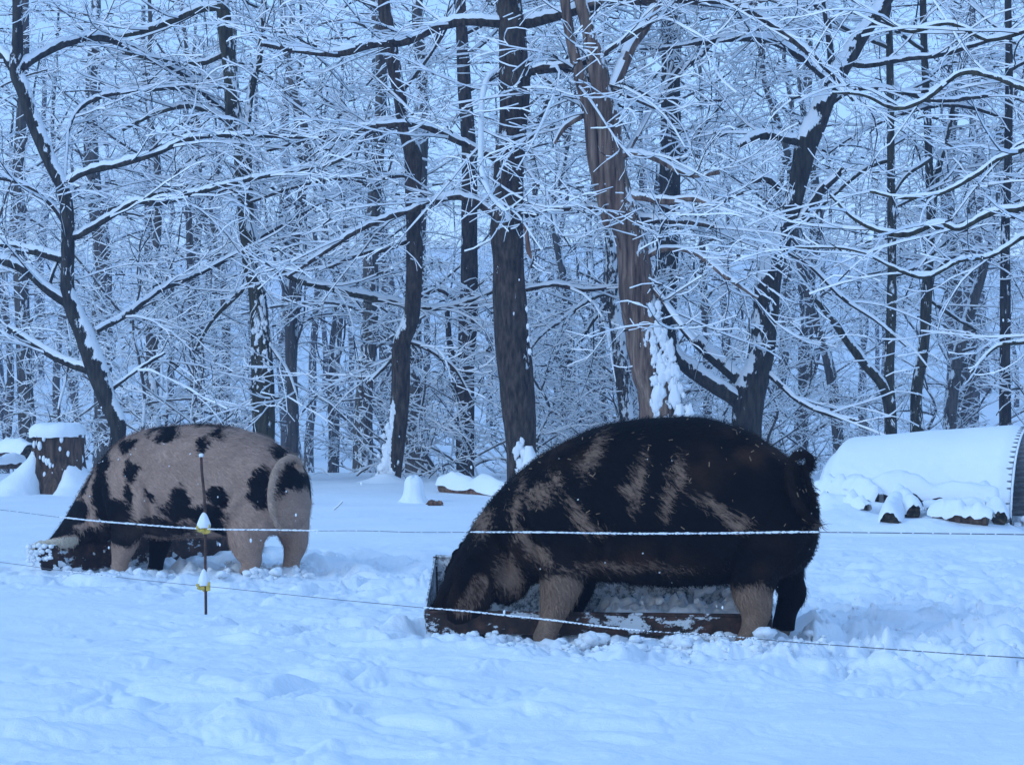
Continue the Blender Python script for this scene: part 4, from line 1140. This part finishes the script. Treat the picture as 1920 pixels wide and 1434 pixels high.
tone2 = {'leg_y': 1060, 'far_leg': [(1075, 1120, 50, 62, -1.0), (1486, 1120, 52, 90, -1.0)],
         'tone': [(1390, 840, 80, 32, 1.0), (1050, 850, 60, 22, .8), (1170, 1050, 110, 30, .9), (1300, 870, 40, 40, .5), (885, 1110, 60, 50, .5), (1420, 1040, 60, 60, .35), (960, 1060, 60, 60, .4)]}
bul2 = [(1440, 985, -.13, .19, .15, .24), (1445, 985, .13, .18, .15, .24), (1055, 985, -.13, .17, .15, .22), (1060, 985, .13, .17, .15, .22), (945, 1075, -.03, .13, .14, .13)]
pig2, co2, nr2, px2b, f2 = build_pig('black_pig', 'huge black pig with tan smears, head down in the trough', 8.62, st2, legs2, ears2, tail2, blobs2, tone2, M_PIG2, .0085,
    pivot=1170, bulges=bul2, seed=51, hair=34000, headback=.06, soft=21.0, grooves=[([(1100,1080),(1118,1040),(1122,990),(1108,940)],.022,9),([(1012,1065),(1000,1020),(985,975),(975,930)],.018,8),([(960,1120),(948,1080),(945,1035),(955,1000)],.020,8),([(1350,1090),(1358,1050),(1378,1010),(1400,975)],.024,9),([(1440,1085),(1462,1060),(1490,1035),(1510,1000)],.016,7),([(1425,1082),(1450,1052),(1478,1022)],.010,5),([(925,1045),(915,1010),(918,985)],.012,6),([(932,1150),(930,1110),(934,1065)],.03,8)], over=[([(893,1085,-.22,.06),(873,1113,-.225,.06),(850,1138,-.205,.04)], .50, 1.0), (tail2[0][:-2], 0.0, .18), (tail2[1], 0.0, .1)])  # tail tones: hair highlights painted in as a slightly lighter colour
# --- spotted pig (behind)
st1 = [(586,915,945,.02),(583,890,965,.10),(574,872,982,.16),(557,853,994,.21),(530,834,1000,.25),(497,815,1003,.28),(450,801,1004,.30),(400,794,1006,.31),(345,795,1008,.31),
       (295,801,1008,.30),(250,814,1006,.275),(215,836,1006,.245),(190,860,1010,.215),(168,890,1020,.185),(148,922,1032,.155),(130,950,1042,.13),(112,975,1050,.105),(96,997,1053,.085),(84,1015,1054,.07),(76,1030,1052,.055),(72,1038,1050,.03)]
legs1 = [[(262,955,-.15,84,70),(250,1000,-.16,58,54),(243,1030,-.16,44,42),(238,1052,-.16,33,32),(236,1068,-.16,32,32),(234,1078,-.16,35,34)],
         [(290,960,.14,84,66),(288,1005,.15,52,50),(283,1035,.15,38,36),(278,1060,.15,30,30),(276,1072,.15,34,32)],
         [(492,950,-.15,104,84),(480,1000,-.17,76,66),(482,1028,-.17,58,52),(488,1048,-.17,40,38),(482,1062,-.17,32,32),(478,1072,-.17,34,34)],
         [(535,950,.13,90,76),(545,1000,.14,62,58),(548,1024,.14,46,44),(543,1044,.14,35,34),(540,1060,.14,32,32),(540,1070,.14,34,34)]]
ears1 = [([(176,990,-.10,40,.026),(160,1004,-.19,36,.016),(142,1012,-.235,30,.012),(112,1017,-.25,24,.010),(88,1021,-.25,18,.009),(74,1025,-.245,8,.007)], (0, .9, .45)),
         ([(178,975,.10,44,.02),(160,990,.15,46,.012),(135,1005,.17,40,.008),(115,1018,.17,18,.006)], (.2, 1, .3))]
tail1 = [[(566,884,-.02,.026),(574,868,-.10,.024),(571,856,-.17,.022),(560,855,-.215,.022),(548,865,-.25,.022),(540,882,-.28,.021),(536,905,-.298,.020),(534,930,-.305,.019),(537,955,-.30,.017),(543,975,-.28,.013),(550,986,-.26,.009)]]
blobs1 = [(325,812,26,18,0),(300,806,20,9,-20),(390,797,60,8,0),(252,836,16,14,-25),(424,808,15,10,-30),(404,832,10,18,15),(272,878,14,24,-12),(305,930,8,14,-35),(368,932,24,24,0),(362,955,44,16,0),
          (432,928,24,24,0),(415,962,36,22,0),(436,985,14,26,-10),(512,912,24,42,-5),(564,888,24,36,0),(548,905,12,26,0),(535,838,18,14,35),(202,872,14,34,15),(208,920,26,36,-5),(235,955,42,30,20),(250,990,42,26,0),(268,925,10,34,-8),
          (150,958,34,26,-30),(110,995,40,26,-35),(120,1015,50,20,-20),(185,1015,30,26,0),(165,905,10,30,30),(320,985,66,18,0),(200,1005,30,20,0)]
blobs1 = [(a, b, c * (.92 if b < 965 else 1), d * (.92 if b < 965 else 1), e) for a, b, c, d, e in blobs1]
tone1 = {'leg_y': 990, 'far_leg': [(283, 1040, 34, 50, 1.0), (545, 1040, 34, 45, -1.0)],
         'tone': [(300, 985, 60, 25, .8), (180, 1000, 50, 30, .5)]}
bul1 = [(515, 935, -.12, .15, .14, .20), (520, 935, .12, .15, .14, .20), (262, 935, -.12, .15, .13, .19), (265, 935, .12, .14, .13, .19), (180, 985, 0, .12, .13, .12)]
pig1, co1, nr1, px1b, f1 = build_pig('spotted_pig', 'pinkish-tan pig with black spots feeding at the rusty trough behind', 12.0, st1, legs1, ears1, tail1, blobs1, tone1, M_PIG1, .0105,
    pivot=330, bulges=bul1, seed=71, hair=22000, base_sign=1, yaw=math.radians(-7), grooves=[([(290,1000),(302,965),(300,925),(290,895)],.022,7),([(222,1005),(215,965),(205,925),(200,895)],.020,7),([(420,1000),(432,965),(450,935),(470,910)],.022,7),([(183,1015),(178,985),(182,950)],.015,6),([(500,1003),(525,985),(545,950)],.014,6)], over=[(tail1[0], 1.18, 0.0), ([(152,1008,-.21,.03),(140,1012,-.235,.035),(112,1017,-.25,.03),(88,1021,-.25,.03),(74,1025,-.245,.02)], 1.35, 0.0)])

# snow flecks and straw caught on the pigs' backs
m, t_, b_ = mat('straw'); b_.inputs['Base Color'].default_value = (.30, .19, .11, 1); b_.inputs['Roughness'].default_value = .8; M_STRAW = m
def flecks(root, co, nr, n, kindname, mat_, seed, s0, s1, ar, sel):
    rs = np.random.RandomState(seed); idx = rs.choice(np.where(sel)[0], n); parts = []
    for i in idx:
        nn = nr[i]; d = rs.randn(3); d -= nn * d.dot(nn); d /= np.linalg.norm(d); s = np.cross(nn, d)
        L = s0 + (s1 - s0) * rs.rand()
        M = np.stack([d, s, nn], 1)
        v = box((0, 0, 0), (L, L / ar, L / ar * .8))[0] @ M.T + co[i] + nn * .008
        parts.append((v, box((0, 0, 0), (1, 1, 1))[1], 0))
    V, Q, m_ = join(parts); o = obj(kindname, new_mesh(kindname, V, Q, mat_, smooth=False), root); o['kind'] = 'stuff'
near2 = (nr2[:, 1] < .1) & (co2[:, 2] > .45) & (co2[:, 0] > -.55)
flecks(pig2, co2, nr2, 95, 'straw_bits', M_STRAW, 4, .008, .022, 6, near2)
flecks(pig2, co2, nr2, 30, 'snow_flecks', M_SNOWT, 5, .003, .007, 1.6, (nr2[:, 1] < .2) & (co2[:, 2] > .2))
flecks(pig1, co1, nr1, 30, 'snow_flecks', M_SNOWT, 6, .004, .010, 1.8, (nr1[:, 1] < .2) & (co1[:, 2] > .2))

# ------------------------------------------------------------------ troughs
def m_rust(name, snowy):
    m, t, b = mat(name)
    n = noise(t, 14, 6, .65); r = ramp(t, n.outputs[0], [(.3, (.010, .007, .006)), (.52, (.045, .022, .015)), (.75, (.13, .06, .04))])
    n2 = noise(t, 5.5, 6, .7, stretch=(1, 1, 1.6)); r2 = ramp(t, n2.outputs[0], [(.60 - .1 * snowy, 0), (.63 - .1 * snowy, 1)])
    mx = N(t, 'ShaderNodeMix', data_type='RGBA'); t.links.new(r2.outputs[0], mx.inputs[0]); t.links.new(r.outputs[0], mx.inputs[6]); mx.inputs[7].default_value = (.62, .65, .68, 1)
    t.links.new(mx.outputs[2], b.inputs['Base Color']); b.inputs['Roughness'].default_value = .85
    bump(t, b, n.outputs[0], .006); return m
M_RUST = m_rust('rusty_frosted_steel', .55); M_RUST2 = m_rust('rusty_steel', .25)
m, t_, b_ = mat('frosted_zinc'); n_ = noise(t_, 34, 6, .75); r_ = ramp(t_, n_.outputs[0], [(.36, (.06, .07, .08)), (.46, (.3, .32, .34)), (.54, (.72, .75, .78))])
t_.links.new(r_.outputs[0], b_.inputs['Base Color']); b_.inputs['Roughness'].default_value = .8; bump(t_, b_, n_.outputs[0], .008); M_ZINC = m

def sheet(name, p00, p10, p11, p01, th, mat_, parent, nx=60, ny=8, dent=.006, seed=0):
    p00, p10, p11, p01 = [np.array(p, float) for p in (p00, p10, p11, p01)]
    nrm = np.cross(p10 - p00, p01 - p00); nrm /= np.linalg.norm(nrm)
    u, v = np.meshgrid(np.linspace(0, 1, nx), np.linspace(0, 1, ny)); u = u[..., None]; v = v[..., None]
    G = p00 * (1 - u) * (1 - v) + p10 * u * (1 - v) + p11 * u * v + p01 * (1 - u) * v
    G = G + nrm * (dent * fbm(G * 5, 3, seed))[..., None]
    F_ = (G + nrm * th / 2).reshape(-1, 3); B_ = (G - nrm * th / 2).reshape(-1, 3); V = np.vstack([F_, B_]); o_ = nx * ny
    i = np.arange(ny - 1)[:, None] * nx; j = np.arange(nx - 1)[None]
    Q = np.stack([i + j, i + j + 1, i + nx + j + 1, i + nx + j], -1).reshape(-1, 4)
    rim = list(range(nx)) + [k * nx + nx - 1 for k in range(1, ny)] + [(ny - 1) * nx + k for k in range(nx - 2, -1, -1)] + [k * nx for k in range(ny - 2, 0, -1)]
    R_ = np.array([[a, rim[(k + 1) % len(rim)], rim[(k + 1) % len(rim)] + o_, a + o_] for k, a in enumerate(rim)])[:, ::-1]
    return obj(name, new_mesh(name, V, np.vstack([Q, Q[:, ::-1] + o_, R_]), mat_, smooth=False), parent)
def lumpy_patch(name, a, b, w_, h, parent, seed, nx=120, ny=26, mat_=None, amp=.03):
    """snow lying along a line a->b (3d), width w_ in +Y direction"""
    a = np.array(a, float); b = np.array(b, float); d = b - a
    u, v = np.meshgrid(np.linspace(0, 1, nx), np.linspace(0, 1, ny))
    G = a + d * u[..., None] + np.array([0, w_, 0]) * v[..., None]
    pr = np.sin(np.pi * np.clip(v, 0, 1)) ** .5 * np.minimum(1, np.minimum(u, 1 - u) * 12) ** .5
    z = h * pr * (1 + .8 * fbm(G * 5, 2, seed)) + amp * pr * np.abs(fbm(G * 16, 3, seed + 1)) * 2
    G = G + np.stack([0 * z, 0 * z, z], -1)
    i = np.arange(ny - 1)[:, None] * nx; j = np.arange(nx - 1)[None]
    Q = np.stack([i + j, i + j + 1, i + nx + j + 1, i + nx + j], -1).reshape(-1, 4)
    return obj(name, new_mesh(name, G.reshape(-1, 3), Q, mat_ or M_SNOWB), parent)
def trough2():
    t = thing('steel_feed_trough', 'frosted steel trough with raised back panel under the black pig', 'trough', (.3, 8.7, 0))
    base = np.array([.3, 8.7, 0])
    yf, yb = 8.50, 8.98
    fl_t = P(796, 1149, yf); fl_b = P(801, 1188, yf); fr_t = P(1448, 1156, yf + .02); fr_b = P(1446, 1192, yf + .02)
    bl_t = P(816, 1043, yb); br_t = P(1436, 1062, yb + .05); bl_b = P(818, 1160, yb); br_b = P(1436, 1165, yb + .05)
    s = lambda *p: [q - base for q in p]
    sheet('front_panel', *s(fl_b, fr_b, fr_t, fl_t), .008, M_RUST, t, seed=1)
    sheet('back_panel', *s(bl_b, br_b, br_t, bl_t), .008, M_ZINC, t, seed=2)
    sheet('end_panel', *s(fl_b, bl_b, bl_t, fl_t), .008, M_ZINC, t, nx=10, seed=3)
    sheet('end_panel', *s(fr_b, br_b, br_t, fr_t), .008, M_ZINC, t, nx=10, seed=4)
    sheet('floor_panel', *s(fl_b + [0, 0, .02], fr_b + [0, 0, .02], br_b, bl_b), .006, M_RUST2, t, seed=5)
    # rolled lip and inner crossbar along the front edge
    def bar(nm, a, b, r, m_):
        q = np.linspace(0, 1, 40)[:, None] * (b - a) + a - base; V, Q, mm = tubes(q[None], np.full((1, 40), r), 8, 0, 2)
        obj(nm, new_mesh(nm, V, Q, m_), t)
    bar('lip', fl_t + [0, 0, .004], fr_t + [0, 0, .004], .009, M_RUST2)
    bar('lip', bl_t, br_t, .009, M_ZINC)
    bar('corner_post', bl_b, bl_t, .012, M_RUST2)
    # snow in the trough under the belly and on the panel
    lumpy_patch('snow', P(1120, 1160, 8.60) - base, P(1432, 1160, 8.60) - base, .36, .035, t, 3, amp=.05)
    lumpy_patch('snow', P(822, 1164, 8.86) - base, P(1010, 1164, 8.86) - base, .1, .02, t, 4)
    rs = np.random.RandomState(9); parts = []
    for k in range(60):
        x = 1190 + rs.rand() * 250; y = 1085 + rs.rand() * 60; sz = .008 + .016 * rs.rand() ** 2
        yy = 8.93 - .25 * rs.rand() if y > 1125 else 8.95
        parts.append(lump('', P(x, y, yy) - base, (sz * 1.2, sz * .8, sz), None, seed=k, amp=.6, sub=7))
    V, Q, m_ = join(parts); o = obj('snow_clots', new_mesh('snow_clots', V, Q, M_SNOWB), t); o['kind'] = 'stuff'
trough2()
def trough1():
    base = np.array([-2.0, 12.3, 0])
    t = thing('rusty_feed_trough', 'dark rusty steel trough lying under the spotted pig', 'trough', tuple(base))
    a_b = P(82, 1076, 11.72); a_t = P(68, 1030, 11.72); c_b = P(436, 1040, 13.0); c_t = P(442, 996, 13.0)
    dv = np.array([.12, .42, 0.0])
    s = lambda *p: [q - base for q in p]
    sheet('front_panel', *s(a_b, c_b, c_t, a_t), .01, M_RUST2, t, seed=7)
    sheet('back_panel', *s(a_b + dv, c_b + dv, c_t + dv, a_t + dv), .01, M_RUST2, t, seed=8)
    sheet('end_panel', *s(a_b, a_b + dv, a_t + dv, a_t), .01, M_RUST2, t, nx=10, seed=9)
    sheet('end_panel', *s(c_b, c_b + dv, c_t + dv, c_t), .01, M_RUST2, t, nx=10, seed=10)
    sheet('floor_panel', *s(a_b + [0, 0, .03], c_b + [0, 0, .03], c_b + dv + [0, 0, .03], a_b + dv + [0, 0, .03]), .01, M_RUST2, t, seed=11)
    q = np.linspace(0, 1, 40)[:, None] * (c_t - a_t) + a_t - base; V, Q, mm = tubes(q[None], np.full((1, 40), .012), 8, .012, 2)
    obj('lip', new_mesh('lip', V, Q, [M_RUST2, M_SNOWB], mm), t)
    rs = np.random.RandomState(19); parts = []
    for k in range(24):
        u = rs.rand() ** 1.4; p = a_b * (1 - u) + c_b * u + (a_t - a_b) * (rs.rand() * .9) - base + [0, -.012, 0]
        sz = .008 + .02 * rs.rand() ** 2; parts.append(lump('', p, (sz * 1.6, sz * .5, sz), None, seed=k, amp=.6, sub=7))
    for k in range(60):   # snow scuffed over its near end by the snout
        p = P(52 + rs.rand() ** 1.5 * 45, 1018 + rs.rand() * 40, 11.62) - base; sz = .005 + .014 * rs.rand() ** 2; parts.append(lump('', p, (sz, sz, sz * .8), None, seed=k, amp=.6, sub=7))
    V, Q, m_ = join(parts); o = obj('snow_clots', new_mesh('snow_clots', V, Q, M_SNOWB), t); o['kind'] = 'stuff'
trough1()

# kicked-up lumps of snow round the feet
def snow_lumps():
    rs = np.random.RandomState(12); parts = []
    def add(x, y, s, lift=.05):
        q = x / y * F + 960
        if (1355 < q < 1425 or 985 < q < 1050) and 8.0 < y < 8.7: return
        s *= .62; z = gz(x, y); parts.append(lump('', (x, y, z + s * lift), (s * (1 + .4 * rs.rand()), s, s * .8), None, seed=rs.randint(999), amp=.75, f=2.2, sub=7))
    for k in range(620):
        px = 800 + 760 * rs.rand() ** .8; Y = 7.85 + rs.rand() * .75 - .25 * (px > 1100) * rs.rand()
        add((px - 960) / F * Y, Y, .010 + .026 * rs.rand() ** 1.8)
    for k in range(190):     # piled against the trough front
        px = 1085 + 350 * rs.rand(); Y = 8.26 + .22 * rs.rand(); add((px - 960) / F * Y, Y, .018 + .042 * rs.rand() ** 1.5, 1.0)
    for k in range(26):
        px = 850 + 240 * rs.rand(); Y = 8.33 + .1 * rs.rand(); add((px - 960) / F * Y, Y, .014 + .02 * rs.rand(), .6)
    for k in range(150):
        px = 100 + 480 * rs.rand(); Y = 11.3 + rs.rand() * 1.0; add((px - 960) / F * Y, Y, .014 + .040 * rs.rand() ** 1.8, .3)
    for k in range(130):
        px = 1450 + 470 * rs.rand(); Y = 7.3 + rs.rand() * 2.6; add((px - 960) / F * Y, Y, .008 + .022 * rs.rand() ** 2)
    V, Q, m_ = join(parts); o = obj('snow_lumps', new_mesh('snow_lumps', V, Q, M_SNOWB)); o['kind'] = 'stuff'; o['label'] = 'broken lumps of snow around the feet and troughs'
snow_lumps()

# ------------------------------------------------------------------ the wire fence
m, t_, b_ = mat('rusty_rod'); n_ = noise(t_, 60, 4); r_ = ramp(t_, n_.outputs[0], [(.3, (.03, .016, .012)), (.7, (.11, .05, .035))]); t_.links.new(r_.outputs[0], b_.inputs['Base Color']); b_.inputs['Roughness'].default_value = .85; M_ROD = m
m, t_, b_ = mat('yellow_plastic'); n_ = noise(t_, 25, 3); r_ = ramp(t_, n_.outputs[0], [(.3, (.50, .34, .05)), (.7, (.72, .52, .09))]); t_.links.new(r_.outputs[0], b_.inputs['Base Color']); b_.inputs['Roughness'].default_value = .45; M_YEL = m
m, t_, b_ = mat('wire_steel'); b_.inputs['Base Color'].default_value = (.11, .11, .12, 1); b_.inputs['Metallic'].default_value = .4; b_.inputs['Roughness'].default_value = .6; M_WIRE = m
def fence():
    Y = 9.2
    q = np.array([P(377, 855, Y + .02), P(379, 890, Y + .015), P(383, 930, Y), P(385, 985, Y), P(385, 1060, Y), P(386, 1135, Y - .02), P(386, 1170, Y - .02)])
    base = np.array([q[-1][0], Y, gz(q[-1][0], Y)])
    q = resample(q - base, 40)
    t = thing('fence_rod', 'thin rusty fence rod with two yellow insulators capped by snow', 'fence post', tuple(base))
    V, Q, mm = tubes(q[None], np.full((1, 40), .0068), 8, 0, 1); obj('rod', new_mesh('rod', V, Q, M_ROD), t)
    V, Q, mm = lump('', q[0] + [0, 0, .004], (.011, .011, .010), None, seed=2, sub=10); obj('snow_tip', new_mesh('snow_tip', V, Q, M_SNOWB), t)
    def ins(py, px, capw, caph, seed):
        c = P(px, py, Y) - base
        parts = []
        ring = [c + np.array([math.cos(a) * .016, math.sin(a) * .016, .0]) for a in np.linspace(0, 2 * math.pi, 13)]
        parts.append(tubes(np.array([[c + [0, 0, -.022], c + [0, 0, -.008], c + [0, 0, .008], c + [0, 0, .022]]]), np.array([[.013, .017, .017, .013]]), 12, 0, 1))
        parts.append(tubes(np.array([[c + [-.004, -.012, 0], c + [-.022, -.016, -.006], c + [-.034, -.018, .002]]]), np.array([[.012, .009, .011]]), 10, 0, 1))
        parts.append(box(c + [.016, -.014, .004], (.018, .018, .042)))
        parts.append(box(c + [-.034, -.018, .010], (.012, .016, .014)))
        V, Q, mm = join([(p_[0], p_[1], 0) for p_ in parts]); o = obj('insulator', new_mesh('insulator', V, Q, M_YEL, smooth=False), t)
        V, Qq = revolve([(capw, -.004), (capw * 1.06, .012), (capw * .92, caph * .35), (capw * .6, caph * .7), (capw * .3, caph * .93), (.002, caph)], 26, seed, .14, 4)
        V = V + c + [-.006, -.004, .012]; obj('snow_cap', new_mesh('snow_cap', V, Qq, M_SNOWB), t)
    ins(992, 385, .030, .070, 3); ins(1100, 385, .026, .076, 6)
    def wire(nm, lab, pl, snowy, seed, sag=.003):
        pts = np.array([P(a, b, y) for a, b, y in pl]); pts = resample(pts, 160)
        base = pts[0].copy(); pts = pts - base
        pts[:, 2] += .002 * vnoise(np.c_[pts[:, 0] * 4, 0 * pts[:, 0], 0 * pts[:, 0]], seed)
        w_ = thing(nm, lab, 'fence wire', tuple(base))
        V, Q, mm = tubes(pts[None], np.full((1, 160), .0013), 6, 0, 1); obj('strand', new_mesh('strand', V, Q, M_WIRE), w_)
        rs = np.random.RandomState(seed); parts = []
        pxs = (pts[:, 0] + base[0]) / (pts[:, 1] + base[1]) * F + 960
        for (x0, x1, dens, r0) in snowy:
            x = x0
            while x < x1:
                i = np.interp(x, pxs, np.arange(160)); i0 = int(i); p = pts[min(i0, 158)] * (1 - (i - i0)) + pts[min(i0 + 1, 159)] * (i - i0)
                r = r0 * (.7 + .6 * rs.rand())
                yy = p[1] + base[1]
                ln = r * (1.2 + 2.0 * rs.rand())
                parts.append(lump('', p + [0, 0, r * .35], (ln, r, r * .95), None, seed=rs.randint(999), amp=.5, f=1.6, sub=6))
                x += ln / yy * F * (1.1 / dens) * (.6 + .8 * rs.rand())
        if parts:
            V, Q, mm = join(parts); o = obj('snow_beads', new_mesh('snow_beads', V, Q, M_SNOWB), w_); o['kind'] = 'stuff'
    up = [(-260, 926, 11.4), (0, 955, 10.4), (120, 970, 10.0), (250, 983, 9.6), (385, 992, 9.2), (640, 995, 8.2), (885, 998, 7.3), (1200, 1000, 6.2), (1530, 999, 5.35), (1920, 1002, 4.6), (2200, 1005, 4.2)]
    lo = [(-260, 1020, 11.4), (0, 1054, 10.4), (130, 1071, 9.9), (250, 1085, 9.6), (385, 1099, 9.2), (520, 1112, 8.7), (640, 1124, 8.2), (800, 1139, 7.6), (1000, 1160, 6.95), (1200, 1181, 6.3), (1400, 1196, 5.8), (1650, 1214, 5.2), (1920, 1233, 4.7), (2200, 1254, 4.3)]
    wire('fence_wire', 'upper fence wire beaded with snow, passing across both pigs', up, [(115, 600, 1.1, .0040), (885, 1535, 1.0, .0031), (0, 115, .15, .002), (600, 885, .12, .002), (1535, 1920, .1, .0016)], 3)
    wire('fence_wire', 'lower fence wire, sagging low past the trough and feet', lo, [(120, 220, .9, .003), (800, 1200, 1.0, .0031), (1200, 1420, .4, .002), (1420, 1900, .08, .0016)], 5)
fence()

# falling snow
def flakes():
    rs = np.random.RandomState(77); parts = []
    for k in range(170):
        Y = 5.5 + rs.rand() * 16; x = (rs.rand() * 2 - 1) * Y * .29; z = CAMH + (rs.rand() * .40 - .17) * Y * 1.0
        if z < gz(x, Y) + .05: continue
        s = .0022 + .002 * rs.rand()
        parts.append(lump('', (x, Y, z), (s, s, s * 1.7), None, seed=k, amp=.3, sub=4))
    V, Q, m_ = join(parts); o = obj('falling_snow', new_mesh('falling_snow', V, Q, M_SNOWT)); o['kind'] = 'stuff'; o['label'] = 'sparse snowflakes falling through the air'
flakes()

# ------------------------------------------------------------------ haze
def haze():
    V, Q, _ = box((0, 95, 11.5), (320, 300, 34))
    V[:, 2] = np.where(V[:, 2] < 0, -5.0, 34.0)
    m = bpy.data.materials.new('haze_air'); m.use_nodes = True; t = m.node_tree; t.nodes.clear()
    o_ = N(t, 'ShaderNodeOutputMaterial'); v = N(t, 'ShaderNodeVolumePrincipled')
    v.inputs['Color'].default_value = (.38, .48, .70, 1); v.inputs['Density'].default_value = .0026; v.inputs['Anisotropy'].default_value = .1
    t.links.new(v.outputs[0], o_.inputs['Volume'])
    me = new_mesh('haze', V, Q, m, smooth=False); o = obj('haze', me); o['kind'] = 'stuff'
haze()
